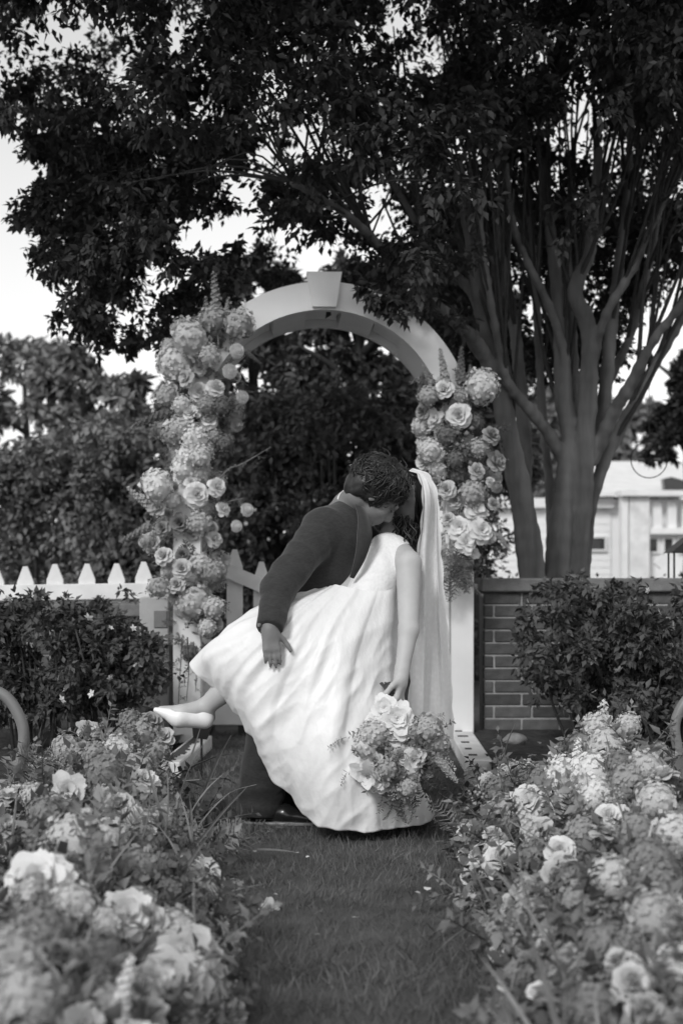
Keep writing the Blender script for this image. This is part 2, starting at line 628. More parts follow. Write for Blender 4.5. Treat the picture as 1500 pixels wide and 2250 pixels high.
obj('front_ring', ring(RI, RO, 0, math.pi, 0, .06, 64).mesh('front_ring'), M_WHITE, arch)
obj('back_ring', ring(RI + .004, RO, 0, math.pi, DEP - .05, DEP, 64).mesh('back_ring'), M_WHITE, arch)
obj('roof_shell', ring(RI + .075, RI + .1, 0, math.pi, .062, DEP - .052, 64).mesh('roof_shell'), M_WHITE, arch)
nb = 11
for i in range(nb):                       # soffit blocks, every second one set back
    a0, a1 = math.pi * i / nb, math.pi * (i + 1) / nb
    k = .045 if i % 2 else .004
    obj('soffit_block', ring(RI + k, RI + .073, a0 + .004, a1 - .004, .078, DEP - .056, 10).mesh('soffit_block'), M_WHITE, arch)
kb = MB()
kb.prism([(-.062, 2.300), (.062, 2.300), (.092, 2.482), (-.092, 2.482)], -.035, .058)
obj('keystone', kb.mesh('keystone'), M_WHITE, arch)
for s in (-1, 1):
    b = MB()
    x0, x1 = sorted((s * RI, s * RO))
    b.box((x0, 0, .02), (x1, .045, ZS), bevel=.004)
    obj('leg', b.mesh('leg'), M_WHITE, arch)
    b = MB()
    b.box((x0 + .002, DEP - .045, .02), (x1 - .002, DEP, ZS), bevel=.004)
    obj('leg', b.mesh('leg'), M_WHITE, arch)
    b = MB()
    xa, xb = sorted((s * (RI + .045), s * (RI + .07)))
    b.box((xa, .047, .05), (xb, DEP - .047, ZS - .002))
    obj('side_panel', b.mesh('side_panel'), M_WHITE, arch)
    b = MB()
    xa = s * RI - .006 if s < 0 else RI + .016
    b.box((xa, -.007, .10), (xa + .007, .002, 1.1))
    obj('joint_strip', b.mesh('joint_strip'), mat('joint_grey', .35), arch)
    for zz in (.25, .52, .79, 1.06, 1.33):
        b = MB()
        xa, xb = sorted((s * (RI + .012), s * (RI + .043)))
        b.box((xa, .12, zz - .075), (xb, DEP - .12, zz + .075), bevel=.006)
        obj('quoin_block', b.mesh('quoin_block'), M_WHITE, arch)

# ------------------------------------------------------------------ picket fence and gate behind
def picket_poly(w, z0, zt, tip):
    return [(-w / 2, z0), (w / 2, z0), (w / 2, zt - tip), (w * .13, zt), (-w * .13, zt), (-w / 2, zt - tip)]

FY = 8.05
fence = empty('picket_fence', (P(170, 1250, FY)[0], FY, 0))
tag(fence, 'white wooden picket fence with pointed pickets behind the leafy shrub', 'fence')
pb = MB()
pb.prism(picket_poly(.094, .08, .962, .09), -.012, .012)
pm = pb.mesh('picket')
for i in range(-2, 12):
    px = 60 + (i - 1) * 64.5
    if px > 470:
        continue
    X = P(px, 1250, FY)[0] - fence.location.x
    obj('picket', pm, M_WHITE2, fence, (X, random.uniform(-.003, .003), .012 * (i - 4) * .35 + random.uniform(-.006, .006)), (0, random.uniform(-.01, .01), 0))
for z, dz in ((.755, .09), (.3, .09)):
    b = MB()
    b.box((-1.0, -.05, z), (.72, -.014, z + dz), bevel=.004)
    obj('rail', b.mesh('rail'), M_WHITE2, fence, (0, 0, 0), (0, -math.radians(.8), 0))
for X in (-.92, .7):
    b = MB()
    b.box((X - .045, .014, 0), (X + .045, .1, .9), bevel=.005)
    obj('post', b.mesh('post'), M_WHITE2, fence)

GY = 8.0
gate = empty('picket_gate', (P(500, 1250, GY)[0], GY, 0), math.radians(-4))
tag(gate, 'white picket gate with diagonal brace standing behind the arch opening', 'gate')
for k, (px, top) in enumerate(((516, 1207), (575, 1234), (634, 1240))):
    z = P(px, top, GY)[2]
    b = MB()
    b.prism(picket_poly(.088, .12, z, .1), -.012, .012)
    obj('picket', b.mesh('picket'), M_WHITE2, gate, (P(px, 1250, GY)[0] - gate.location.x, 0, 0))
b = MB()
b.prism([(-.07, .99), (-.045, .90), (.42, .70), (.42, .79)], -.055, -.015)
obj('diagonal_brace', b.mesh('diagonal_brace'), M_WHITE2, gate)
for z0, z1 in ((.13, .25), (.42, .5)):
    b = MB()
    b.box((-.16, -.05, z0), (.42, -.014, z1), bevel=.004)
    obj('rail', b.mesh('rail'), M_WHITE2, gate)
b = MB()
b.box((-.16, -.08, .06), (.11, -.052, .3), bevel=.004)
obj('kick_board', b.mesh('kick_board'), M_WHITE, gate)
for X in (-.12, .07):
    b = MB()
    b.box((X, -.07, 0), (X + .05, 0, .058))
    obj('foot', b.mesh('foot'), M_BLACK, gate)

# ------------------------------------------------------------------ brick walls
BC, BL, MJ = .0677, .203, .0095        # course height, brick length, joint
def brick_wall(x0, x1, yface, depth, z0, courses, label, end_left, seed):
    e = empty('brick_wall', (x0, yface, 0))
    tag(e, label, 'wall')
    W = x1 - x0
    H = z0 + courses * BC
    b = MB()
    b.box((0.004, .007, 0), (W - .004, depth - .007, H - .003))
    obj('mortar_core', b.mesh('mortar_core'), M_MORTAR, e)
    meshes = {}
    r = random.Random(seed)
    def brick(x, w, z):
        key = (round(w, 3), r.randrange(3))
        if key not in meshes:
            bb = MB()
            bb.box((0, 0, 0), (w, .09, BC - MJ), bevel=.004)
            bb.v = [(a + r.uniform(-.0015, .0015), c + r.uniform(-.0015, .0015), d + r.uniform(-.0015, .0015)) for a, c, d in bb.v]
            meshes[key] = bb.mesh('brick')
        obj('brick', meshes[key], M_BRICK, e, (x, r.uniform(-.002, .002), z))
    for c in range(courses):
        z = z0 + c * BC + MJ / 2
        x = 0.0
        off = (.055 if end_left else .1) if c % 2 else 0
        if off:
            brick(0, off - MJ, z)
            x = off
        while x < W - .03:
            w = min(BL - MJ, W - x)
            brick(x, w, z)
            x += BL
    # coping: a course of flat slabs with an overhang
    x = -.02
    while x < W:
        w = min(.42, W + .02 - x)
        bb = MB()
        bb.box((0, -.035, 0), (w - .008, depth + .035, .072), bevel=.008)
        obj('coping_slab', bb.mesh('coping_slab'), M_COPING, e, (x, r.uniform(-.003, .003), H + .002))
        x += .42
    return e

WR = P(1064, 1250, 7.62)[0]
brick_wall(WR, WR + 1.75, 7.62, .34, .06, 11, 'dark red brick garden wall with slab coping in front of the large tree', True, 5)
WLx = P(372, 1250, 7.66)[0]
wl_e = brick_wall(WLx - 1.55, WLx, 7.66, .3, .06, 9, 'brick garden wall mostly hidden by the leafy shrub below the picket fence', False, 6)
# rendered pier at the end of the left wall with darker set-in blocks
pier = empty('garden_pier', (P(342, 1250, 7.5)[0], 7.5, 0))
tag(pier, 'pale rendered pier with grey set-in square blocks beside the arch leg', 'pier')
b = MB()
b.box((-.085, 0, 0), (.07, .15, .78), bevel=.006)
obj('shaft', b.mesh('shaft'), mat('render_pale', .42, var=.12, bump=.2, bscale=50), pier)
for z in (.10, .275, .45, .62):
    b = MB()
    b.box((-.008, -.008, z), (.062, .02, z + .09), bevel=.003)
    obj('block', b.mesh('block'), mat('block_grey', .2, var=.2, bump=.2, bscale=60), pier)

# ------------------------------------------------------------------ white house far right
HY = 24.0
house = empty('white_house', (P(1300, 1250, HY)[0], HY, 0))
tag(house, 'white clapboard house with columned porch seen beyond the tree trunks', 'house')
def hx(px): return P(px, 1250, HY)[0] - house.location.x
def hz(py, Y=HY): return P(750, py, Y)[2]
b = MB(); b.box((hx(1000), .8, -.2), (hx(1700), 6, hz(1092)))
obj('wall', b.mesh('wall'), M_WALLW, house)
for i in range(13):                     # siding boards
    z = hz(1250) - .35 + i * .125
    if z + .12 > hz(1115): break
    b = MB(); b.prism([(hx(1000), z), (hx(1360), z), (hx(1360), z + .118), (hx(1000), z + .118)], .765 - .0, .80)
    obj('siding_board', b.mesh('siding_board'), M_WALLW, house)
b = MB(); b.box((hx(990), .6, hz(1112)), (hx(1362), .86, hz(1090)))
obj('eave_board', b.mesh('eave_board'), M_WHITE, house)
b = MB()
b.add([(hx(1215), .4, hz(1088)), (hx(1700), .4, hz(1088)), (hx(1700), 3.6, hz(985)), (hx(1335), 3.6, hz(985)),
       (hx(1215), .4, hz(1080)), (hx(1700), .4, hz(1080)), (hx(1700), 3.6, hz(978)), (hx(1335), 3.6, hz(978))],
      [[0, 1, 2, 3], [7, 6, 5, 4], [0, 4, 5, 1], [2, 6, 7, 3], [0, 3, 7, 4], [1, 5, 6, 2]])
roof = obj('roof', b.mesh('roof'), M_ROOFW, house)
b = MB(); b.prism([(hx(1466), hz(1088)), (hx(1462), hz(1050)), (hx(1480), hz(1046)), (hx(1530), hz(1060)), (hx(1530), hz(1088))], .2, .39)
obj('dormer_opening', b.mesh('dormer_opening'), M_GLASS, house)
for xa, xb, name in ((1358, 1372, 'column'), (1374, 1418, 'porch_panel')):
    b = MB(); b.box((hx(xa), -.3, -.3), (hx(xb), .0 if name == 'column' else -.1, hz(1092)), bevel=.01)
    obj(name, b.mesh(name), M_WHITE if name == 'column' else M_WHITE2, house)
b = MB(); b.box((hx(1352), -.42, hz(1092)), (hx(1600), .1, hz(1080)))
obj('porch_beam', b.mesh('porch_beam'), M_WHITE, house)
for i in range(6):
    px = 1428 + i * 32
    b = MB()
    x0, x1 = hx(px), hx(px + 19)
    zc = [(x0, hz(1160)), (x1, hz(1160)), (x1, hz(1112)), ((x0 + x1) / 2 + .05, hz(1104)), ((x0 + x1) / 2 - .05, hz(1104)), (x0, hz(1112))]
    b.prism(zc, -.2, -.1)
    obj('baluster', b.mesh('baluster'), M_WHITE, house)
b = MB(); b.box((hx(1419), -.24, hz(1174)), (hx(1600), -.06, hz(1160)))
obj('porch_rail', b.mesh('porch_rail'), M_WHITE, house)
b = MB(); b.box((hx(1419), -.06, -.3), (hx(1600), .0, hz(1175)))
obj('porch_base', b.mesh('porch_base'), M_WALLW, house)
for (xa, ya, xb, yb, yy) in ((1308, 1180, 1345, 1206, .74), (1424, 1184, 1440, 1212, -.075), (1456, 1184, 1474, 1212, -.075), (1488, 1184, 1505, 1212, -.075)):
    b = MB(); b.box((hx(xa), yy, hz(yb)), (hx(xb), yy + .02, hz(ya)))
    w = obj('window', b.mesh('window'), M_GLASS, house)
    fb = MB()
    t = .035
    X0, X1, Z0, Z1 = hx(xa), hx(xb), hz(yb), hz(ya)
    fb.box((X0 - t, yy - .03, Z0 - t), (X0, yy + .01, Z1 + t)); fb.box((X1, yy - .03, Z0 - t), (X1 + t, yy + .01, Z1 + t))
    fb.box((X0, yy - .03, Z1), (X1, yy + .01, Z1 + t)); fb.box((X0, yy - .03, Z0 - t), (X1, yy + .01, Z0))
    obj('frame', fb.mesh('frame'), M_WHITE, w)
b = MB()
b.prism([(hx(1410), hz(1238)), (hx(1425), hz(1250)), (hx(1520), hz(1172)), (hx(1510), hz(1160))], -.9, -.78)
obj('stair_rail', b.mesh('stair_rail'), M_WHITE, house)

# ------------------------------------------------------------------ foliage makers
def crown_mesh(name, clumps, n_per, leaf, seed, droop=.35, spread=2.0, stretch=(1, 1, 1)):
    """leaf faces gathered in clumps: clumps = [(centre, radius), ...]"""
    rng = np.random.default_rng(seed)
    pos, dirs = [], []
    for c, r in clumps:
        n = max(8, int(n_per * rng.uniform(.75, 1.25) * min(1.3, max(.3, (r / .22) ** 1.4)) if name == 'crown' and n_per > 200 else n_per * rng.uniform(.75, 1.25)))
        d = sphere_pts(n, rng)
        rad = r * rng.uniform(0, 1, n) ** (1 / spread)
        # sprays: leaves sit along a few twigs of uneven length, so the clump has fingers and gaps
        k = int(rng.integers(6, 11))
        ax = sphere_pts(k, rng) * np.array([1, 1, .75])
        ln = rng.uniform(.55, 1.5, k)
        wi = rng.integers(0, k, n)
        tt_ = rng.uniform(.05, 1, n) ** .8
        org = rng.normal(0, .22, (k, 3))
        arc = np.zeros((n, 3)); arc[:, 2] = -.28 * tt_ ** 2
        p = np.asarray(c) + r * (org[wi] + ax[wi] * (ln[wi] * tt_)[:, None] + arc + d * (.10 + .14 * rng.uniform(0, 1, n))[:, None]) * np.asarray(stretch)
        d2 = ax[wi] * .7 + d * .6
        pos.append(p)
        dd = d2 * .6 + rng.normal(0, .55, (n, 3)) - np.array([0, 0, droop])
        dirs.append(dd)
    pos, dirs = np.concatenate(pos), np.concatenate(dirs)
    R = frames(dirs, rng.normal(0, .7, len(pos)))
    v, f = scatter(LEAF_V, LEAF_F, pos, R, leaf * rng.uniform(.6, 1.25, len(pos)))
    return mesh_np(name, v, f, smooth=False)

# ------------------------------------------------------------------ big multi-stem tree behind the brick wall
TY = 8.75
tree = empty('multi_stem_tree', (P(1222, 1250, TY)[0], TY, 0))
tag(tree, 'large smooth barked multi-stem tree fanning out above the arch from behind the brick wall', 'tree')
T0 = np.array(tree.location)
STEMS = [  # photo path (x, y, dY), radii start and end
    ([(1172, 1420, 0), (1170, 1292, 0), (1160, 1190, 0), (1144, 1090, -.02), (1116, 960, -.05), (1096, 840, -.1), (1072, 750, -.15), (1050, 640, -.25), (1030, 500, -.35), (1000, 330, -.45)], .112, .035),
    ([(1096, 850, -.1), (1062, 780, -.25), (1018, 722, -.4), (940, 655, -.7), (850, 560, -1.0), (760, 470, -1.3), (640, 400, -1.6)], .062, .018),
    ([(1070, 750, -.15), (1054, 675, -.1), (1034, 638, 0), (996, 600, .1), (940, 532, .2), (880, 430, .3), (800, 300, .4)], .05, .016),
    ([(1222, 1420, .05), (1220, 1285, .05), (1232, 1160, .06), (1242, 1060, .08), (1250, 990, .1), (1246, 920, .12), (1234, 860, .14), (1230, 720, .18), (1221, 620, .22), (1212, 540, .25), (1198, 420, .3), (1180, 260, .3)], .1, .03),
    ([(1238, 1010, .08), (1196, 940, .0), (1150, 885, -.1), (1110, 830, -.2), (1085, 700, -.3), (1060, 560, -.4), (1050, 420, -.5)], .046, .02),
    ([(1262, 1420, .1), (1262, 1270, .1), (1278, 1100, .08), (1286, 960, .05), (1294, 780, 0), (1285, 700, -.03), (1262, 650, -.05), (1270, 610, -.05), (1293, 560, 0), (1302, 480, .05), (1315, 330, .1)], .085, .032),
    ([(1286, 1000, .15), (1318, 930, .2), (1336, 780, .25), (1348, 660, .3), (1364, 540, .35), (1378, 400, .4), (1385, 240, .4)], .06, .024),
    ([(1276, 1400, .15), (1280, 1240, .16), (1300, 1092, .2), (1350, 962, .25), (1396, 880, .3), (1460, 760, .35), (1510, 680, .4), (1580, 560, .5)], .062, .028),
    ([(1300, 1010, .12), (1345, 910, .0), (1385, 845, -.1), (1430, 755, -.2), (1500, 665, -.35), (1590, 560, -.5)], .05, .022),
    ([(1210, 1300, .25), (1209, 1150, .3), (1204, 1040, .35), (1190, 900, .4), (1182, 740, .45), (1172, 600, .5), (1160, 460, .55), (1150, 300, .6)], .034, .025),
    ([(1150, 1080, .1), (1150, 960, .2), (1140, 820, .3), (1125, 690, .4), (1100, 560, .5), (1080, 420, .6), (1040, 260, .7)], .06, .022),
    ([(1310, 960, .2), (1330, 850, .4), (1375, 760, .5), (1410, 640, .6), (1440, 500, .7), (1450, 350, .8)], .045, .02),
    ([(1244, 870, .12), (1236, 760, .1), (1190, 640, 0), (1150, 560, -.1), (1120, 460, -.2), (1110, 340, -.3)], .036, .014),
    ([(1258, 930, .1), (1262, 840, .3), (1256, 700, .4), (1246, 560, .5), (1252, 430, .6), (1262, 280, .7)], .045, .018),
    ([(1300, 800, .1), (1330, 690, -.1), (1390, 590, -.2), (1440, 480, -.3), (1500, 370, -.4)], .036, .015),
]
stem_paths = []
for path, r0, r1 in STEMS:
    pts = [P(x, y, TY + dy) - T0 for x, y, dy in path]
    pts[0][2] = max(pts[0][2], -.05)
    n = len(pts) * 5
    sp = spline(pts, n)
    if path[0][1] > 1350:
        sp[:, 2] = np.maximum(sp[:, 2], -.05)
    t = np.linspace(0, 1, n)
    rad = r0 + (r1 - r0) * t ** .8
    if path[0][1] > 1250:
        rad = rad * (1 + .25 * np.clip(1 - t * 8, 0, 1))
    rad = rad * (1 + .05 * np.sin(t * 37 + r0 * 900))
    stem_paths.append((sp, rad * .82))
trunk_pr = []
for sp, rad in stem_paths:
    for i in range(0, len(sp) - 2, 2):
        trunk_pr.append(rc(sp[i], sp[i + 2], max(rad[i], .014), max(rad[i + 2], .014)))
tV, tQ = sdf_mesh('trunk', trunk_pr, .0145, .02)
tV = wrinkle(tV, tQ, .006, 9, (1, 1, .18), np.eye(3), 4.0)
obj('trunk', mesh_np('trunk', tV, tQ), M_BARK, tree)
# thin upright shoots in the upper half of the tree
rr = random.Random(12)
tv, tf, nv = [], [], 0
up_pts = []
for sp, rad in stem_paths:
    for k in range(9):
        i = rr.randrange(int(len(sp) * .4), len(sp) - 1)
        p = sp[i]
        d = nrm(sp[i] - sp[i - 1]) + np.array([rr.uniform(-.45, .45), rr.uniform(-.5, .5), .5])
        d = nrm(d)
        L = rr.uniform(.6, 1.5)
        q = [p, p + d * L * .4 + np.array([rr.uniform(-.04, .04), 0, .03]), p + d * L + np.array([0, 0, .25 * L])]
        r0 = min(rad[i] * .6, .02)
        v, f = tube_np(spline(q, 7), np.linspace(r0, .005, 7), 5, False)
        tv.append(v); tf += [[a + nv for a in ff] for ff in f]; nv += len(v)
        up_pts.append(q[-1])

# crown: clumps of leaves, outline from the photograph, spread in depth round the stems
def left_edge(y):
    return np.interp(y, [-400, 0, 60, 120, 250, 290, 340, 400, 450, 500, 560, 620, 700, 760], [0, 0, 30, 0, 0, 110, 110, 110, 70, 110, 130, 170, 190, 260])
GAPS = [(165, 60, 75, 38), (450, 500, 70, 28), (560, 505, 30, 25), (715, 570, 70, 32), (30, 400, 60, 130), (395, 60, 35, 20), (505, 410, 26, 26), (60, 660, 90, 110),
        (280, 690, 40, 25), (560, 330, 20, 15), (710, 300, 25, 18), (850, 60, 30, 22), (960, 120, 22, 22), (1260, 220, 22, 34), (1070, 350, 16, 22), (340, 620, 30, 16), (820, 420, 22, 14)]
crng = np.random.default_rng(21)
clumps, branches = [], []
tries = 0
while len(clumps) < 330 and tries < 20000:
    tries += 1
    y = crng.uniform(-60, 745)
    x = crng.uniform(-60, 1560)
    low = np.interp(x, [0, 120, 160, 430, 500, 660, 690, 780, 830, 930, 1000, 1100, 1480, 1560], [260, 265, 735, 740, 650, 600, 520, 530, 640, 690, 600, 500, 520, 760])
    if y > low or x < left_edge(y):
        continue
    r = crng.uniform(48, 105)
    if y > 240 and x < 420:
        r *= .75
    if y + r * .55 > low or x - r * .6 < left_edge(y) - 30:
        r *= .5
    if any(((x - gx) / (gw + r * .62)) ** 2 + ((y - gy) / (gh + r * .62)) ** 2 < 1 for gx, gy, gw, gh in GAPS):
        continue
    dy = crng.uniform(-2.0, 2.2) if x < 950 else crng.uniform(-1.9, 2.4)
    if x > 1000 and y > 230 and dy < .5:           # the stems stay in view below the leaf canopy
        if crng.uniform() < .8:
            dy = crng.uniform(.6, 2.6)
    Yc = TY + dy - .2
    clumps.append((P(x, y, Yc) - T0, r * Yc / F * 1.05))
for i in range(120):                               # the crown goes on above the frame
    x, y = crng.uniform(-150, 1900), crng.uniform(-900, -60)
    Yc = TY + crng.uniform(-1.8, 2.4)
    if ((x - 950) / 1150) ** 2 + ((y + 60) / 900) ** 2 < 1:
        clumps.append((P(x, y, Yc) - T0, crng.uniform(.24, .4)))
for i in range(300):                               # unseen clumps added forward above the frame, to keep sun off the upper stems
    Yc = crng.uniform(5.7, 8.2)
    X_ = crng.uniform(-2.8, 3.4)
    z_ = crng.uniform(3.75, 5.3) + .2 * (Yc - 6)
    clumps.append((np.array([X_, Yc, z_]) - T0, crng.uniform(.26, .42)))
for i in range(95):                                # leaves behind the stems close most of the sky there
    x, y = crng.uniform(960, 1470), crng.uniform(430, 800)
    if x > 1330 and y > 640: continue
    Yc = TY + crng.uniform(1.2, 2.8)
    clumps.append((P(x, y, Yc) - T0, crng.uniform(55, 95) * Yc / F))
for i in range(40):
    x, y = crng.uniform(1500, 1950), crng.uniform(-60, 620)
    clumps.append((P(x, y, TY + crng.uniform(-1.6, 2.2)) - T0, crng.uniform(.22, .36)))
for i in range(260):
    y = crng.uniform(285, 745)
    x = crng.uniform(60, 520)
    if x < left_edge(y) - 60 + crng.uniform(0, 70): continue
    if y > np.interp(x, [60, 160, 430, 520], [620, 735, 745, 640]): continue
    if any(((x - gx) / (gw + 14)) ** 2 + ((y - gy) / (gh + 14)) ** 2 < 1 for gx, gy, gw, gh in GAPS if gx > 120): continue
    Yc = TY + crng.uniform(-1.2, .6)
    clumps.append((P(x, y, Yc) - T0, crng.uniform(24, 48) * Yc / F))
# sprays hanging over the arch's right shoulder and the loose tips at the left
for x, y, Y_, r in ((815, 650, 7.25, 26), (850, 665, 7.25, 26), (885, 685, 7.25, 24), (800, 640, 7.3, 24), (930, 660, 7.4, 40), (1000, 700, 7.6, 40),
                    (40, 470, 8.4, 22), (70, 450, 8.4, 26), (110, 600, 8.5, 25), (85, 550, 8.4, 18), (130, 700, 8.5, 28), (90, 335, 8.4, 28), (55, 480, 8.4, 20),
                    (180, 725, 8.6, 40), (240, 740, 8.6, 40), (300, 750, 8.7, 40), (360, 735, 8.7, 45), (420, 730, 8.8, 50)):
    clumps.append((P(x, y, Y_) - T0, r * Y_ / F))
allpts = np.concatenate([sp[int(len(sp) * .35):] for sp, _ in stem_paths])
for c, r in clumps:
    c = np.asarray(c)
    cand = allpts[(allpts[:, 2] < c[2] + .1)]
    d = np.linalg.norm(cand - c, axis=1) + .35 * np.maximum(0, cand[:, 2] - c[2] + .5)
    p = cand[np.argmin(d)]
    m = (p + c) / 2 + np.array([0, 0, .12 * np.linalg.norm(c - p)]) + crng.normal(0, .03, 3)
    e = c + (c - m) * .35 * r / (np.linalg.norm(c - m) + .01)
    if crng.uniform() > .3 or np.linalg.norm(c - p) > 1.1: continue
    q = spline([p, m, c, e], 9)
    v, f = tube_np(q, np.linspace(min(.011, .004 + .004 * np.linalg.norm(c - p)), .002, 9), 5, False)
    tv.append(v); tf += [[a + nv for a in ff] for ff in f]; nv += len(v)
bo = obj('branches', mesh_np('branches', np.concatenate(tv), tf), M_TWIG, tree)
bo['kind'] = 'stuff'
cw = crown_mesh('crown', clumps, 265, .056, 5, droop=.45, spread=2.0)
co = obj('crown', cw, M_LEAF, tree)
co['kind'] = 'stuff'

# ------------------------------------------------------------------ trees and hedge behind
def back_tree(name, px, ptop, pbot, Y, halfw, n, leaf, m, label, cat, seed, group=None, per=120, trunk_r=.12, cone=False):
    base = P(px, 1250, Y)
    e = empty(name, (base[0], Y, 0))
    tag(e, label, cat, group)
    rng = np.random.default_rng(seed)
    zt, zb = P(px, ptop, Y)[2], max(.05, P(px, pbot, Y)[2])
    W = halfw * Y / F
    cl = []
    for i in range(n):
        t = rng.uniform(0, 1)
        if cone:
            w = W * (1 - t) + .05
        else:
            w = W * math.sqrt(max(.05, 1 - (2 * t - .85) ** 2 / 1.6))
        a, q = rng.uniform(0, 6.28), math.sqrt(rng.uniform(.15, 1))
        r = W * rng.uniform(.16, .32) * (.6 + .4 * (1 - t)) if not cone else W * rng.uniform(.1, .2)
        cl.append((np.array([math.cos(a) * w * q, math.sin(a) * w * q * .8, zb + (zt - zb - r) * t + r * .3]), r))
    o = obj('crown', crown_mesh('crown', cl, per, leaf, seed), m, e)
    b = MB()
    b.tube(spline([(0, 0, -.05), (.03, 0, (zt) * .4), (-.05, .05, zt * .85)], 10), np.linspace(trunk_r, trunk_r * .25, 10), 8)
    for k in range(6):
        z = zb + (zt - zb) * (.1 + .12 * k)
        a = k * 2.4
        b.tube(spline([(0, 0, z), (math.cos(a) * W * .4, math.sin(a) * W * .4, z + .25), (math.cos(a) * W * .75, math.sin(a) * W * .75, z + .4)], 5), np.linspace(trunk_r * .4, .01, 5), 6)
    obj('trunk', b.mesh('trunk', True), M_TWIG, e)
    return e

GB = 'trees beyond the picket fence'
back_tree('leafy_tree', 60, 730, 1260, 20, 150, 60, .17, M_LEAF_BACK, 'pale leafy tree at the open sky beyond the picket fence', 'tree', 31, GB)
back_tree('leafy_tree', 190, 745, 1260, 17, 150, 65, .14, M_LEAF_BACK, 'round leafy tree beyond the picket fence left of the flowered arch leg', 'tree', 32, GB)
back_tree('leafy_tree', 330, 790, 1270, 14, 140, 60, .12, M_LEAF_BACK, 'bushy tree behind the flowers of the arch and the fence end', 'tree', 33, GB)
back_tree('broad_tree', 560, 560, 1280, 13.5, 190, 110, .11, M_LEAF_HEDGE, 'dark broad tree seen through the arch above the groom', 'tree', 34, GB, per=170)
back_tree('broad_tree', 800, 560, 1280, 12.8, 190, 120, .10, M_LEAF_HEDGE, 'dark dense tree seen through the arch behind the kissing couple', 'tree', 35, GB, per=170)
back_tree('broad_tree', 1030, 600, 1085, 14, 170, 100, .11, M_LEAF_HEDGE, 'dark tree behind the flowered arch leg and the large tree stems', 'tree', 36, GB, per=170)
back_tree('evergreen_tree', 1510, 760, 1010, 18, 110, 45, .10, M_CONIFER, 'dark evergreen tree above the white house roof', 'tree', 37, None, per=200, cone=True)
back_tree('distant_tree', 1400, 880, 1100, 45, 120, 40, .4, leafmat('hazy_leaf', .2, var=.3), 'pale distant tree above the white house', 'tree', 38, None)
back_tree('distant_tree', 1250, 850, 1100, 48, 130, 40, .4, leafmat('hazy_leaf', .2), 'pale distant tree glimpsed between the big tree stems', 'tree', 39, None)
M_SMALLW = mat('small_rose', .7, rough=.7, var=.1)
def flower_small(rng):
    v, f = [], []
    for k in range(5):
        a = k * 1.2566
        c, s = math.cos(a), math.sin(a)
        b0 = len(v)
        for (x, y, z) in ((0, 0, 0), (.3, .5, .12), (0, 1, .2), (-.3, .5, .12)):
            v.append((x * c - y * s, x * s + y * c, z))
        f.append((b0, b0 + 1, b0 + 2, b0 + 3))
    return np.array(v), np.array(f)

def tall_shrub(px, Y, x0, x1, ytop, n, per, leaf, m, label, seed, blooms=()):
    base = P(px, 1250, Y)
    e = empty('tall_shrub', (base[0], Y, 0))
    tag(e, label, 'shrub', 'tall shrubs behind the arch')
    rng = np.random.default_rng(seed)
    X0, X1 = P(x0, 0, Y)[0] - base[0], P(x1, 0, Y)[0] - base[0]
    zt = P(px, ytop, Y)[2]
    cl = []
    for i in range(n):
        t = rng.uniform(0, 1)
        u = rng.uniform(-1, 1)
        cl.append((np.array([(X0 + X1) / 2 + u * (X1 - X0) / 2 * math.sqrt(1 - .55 * t * t), rng.uniform(-.5, .5) * (1 - .4 * t), .1 + (zt - .2) * t * (1 - .1 * u * u)]), rng.uniform(.18, .3)))
    o = obj('foliage', crown_mesh('foliage', cl, per, leaf, seed, droop=.25), m, e)
    b = MB()
    for k in range(7):
        a = rng.uniform(X0 * .4, X1 * .4)
        b.tube(spline([(a, 0, -.03), (a * 1.3, rng.uniform(-.1, .1), zt * .4), (a * 1.7, rng.uniform(-.2, .2), zt * .8)], 7), np.linspace(.03, .01, 7), 6)
    obj('stem', b.mesh('stem', True), M_TWIG, e)
    v, f = flower_small(rng)
    fm = mesh_np('blossom', v * .022, f)
    for bx, by in blooms:
        p = P(bx, by, Y - .75) - base
        p[2] = P(bx, by, Y - .75)[2]
        obj('blossom', fm, M_SMALLW, e, p, (math.radians(75), rng.uniform(-.4, .4), rng.uniform(0, 6)), rng.uniform(.6, 1.0))
for args in ((430, 12.4, 320, 560, 860, 60, 210, .075, M_LEAF_HEDGE, 'tall dark shrub behind the picket fence and the flowered arch leg', 71),
             (600, 12.0, 480, 730, 830, 70, 210, .07, M_LEAF_HEDGE, 'tall dark shrub seen through the arch beside the tendril', 72, ((560, 1120), (573, 1165), (545, 1190), (606, 1168), (607, 1118), (640, 1152), (590, 1185), (664, 1105), (700, 1090), (540, 1150), (632, 800), (645, 812))),
             (760, 11.6, 640, 880, 800, 75, 210, .07, M_LEAF_HEDGE, 'tall dark shrub seen through the arch above the groom', 73, ((720, 1088), (690, 1100), (748, 1098), (740, 830), (756, 845), (690, 794))),
             (930, 12.2, 820, 1070, 860, 70, 210, .07, M_LEAF_HEDGE, 'tall dark shrub behind the veil and the flowered arch leg', 74),
             (90, 13.5, -60, 260, 930, 70, 200, .085, M_LEAF_BACK, 'tall leafy shrub behind the open end of the picket fence', 75),
             (260, 13.0, 150, 380, 900, 60, 200, .085, M_LEAF_BACK, 'tall leafy shrub behind the middle of the picket fence', 76)):
    tall_shrub(*args)
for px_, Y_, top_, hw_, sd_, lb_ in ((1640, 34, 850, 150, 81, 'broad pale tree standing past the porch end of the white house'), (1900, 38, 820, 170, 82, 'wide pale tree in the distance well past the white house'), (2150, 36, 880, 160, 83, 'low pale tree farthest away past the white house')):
    back_tree('distant_tree', px_, top_, 1250, Y_, hw_, 45, .3, leafmat('hazy_leaf', .2), lb_, 'tree', sd_, None)
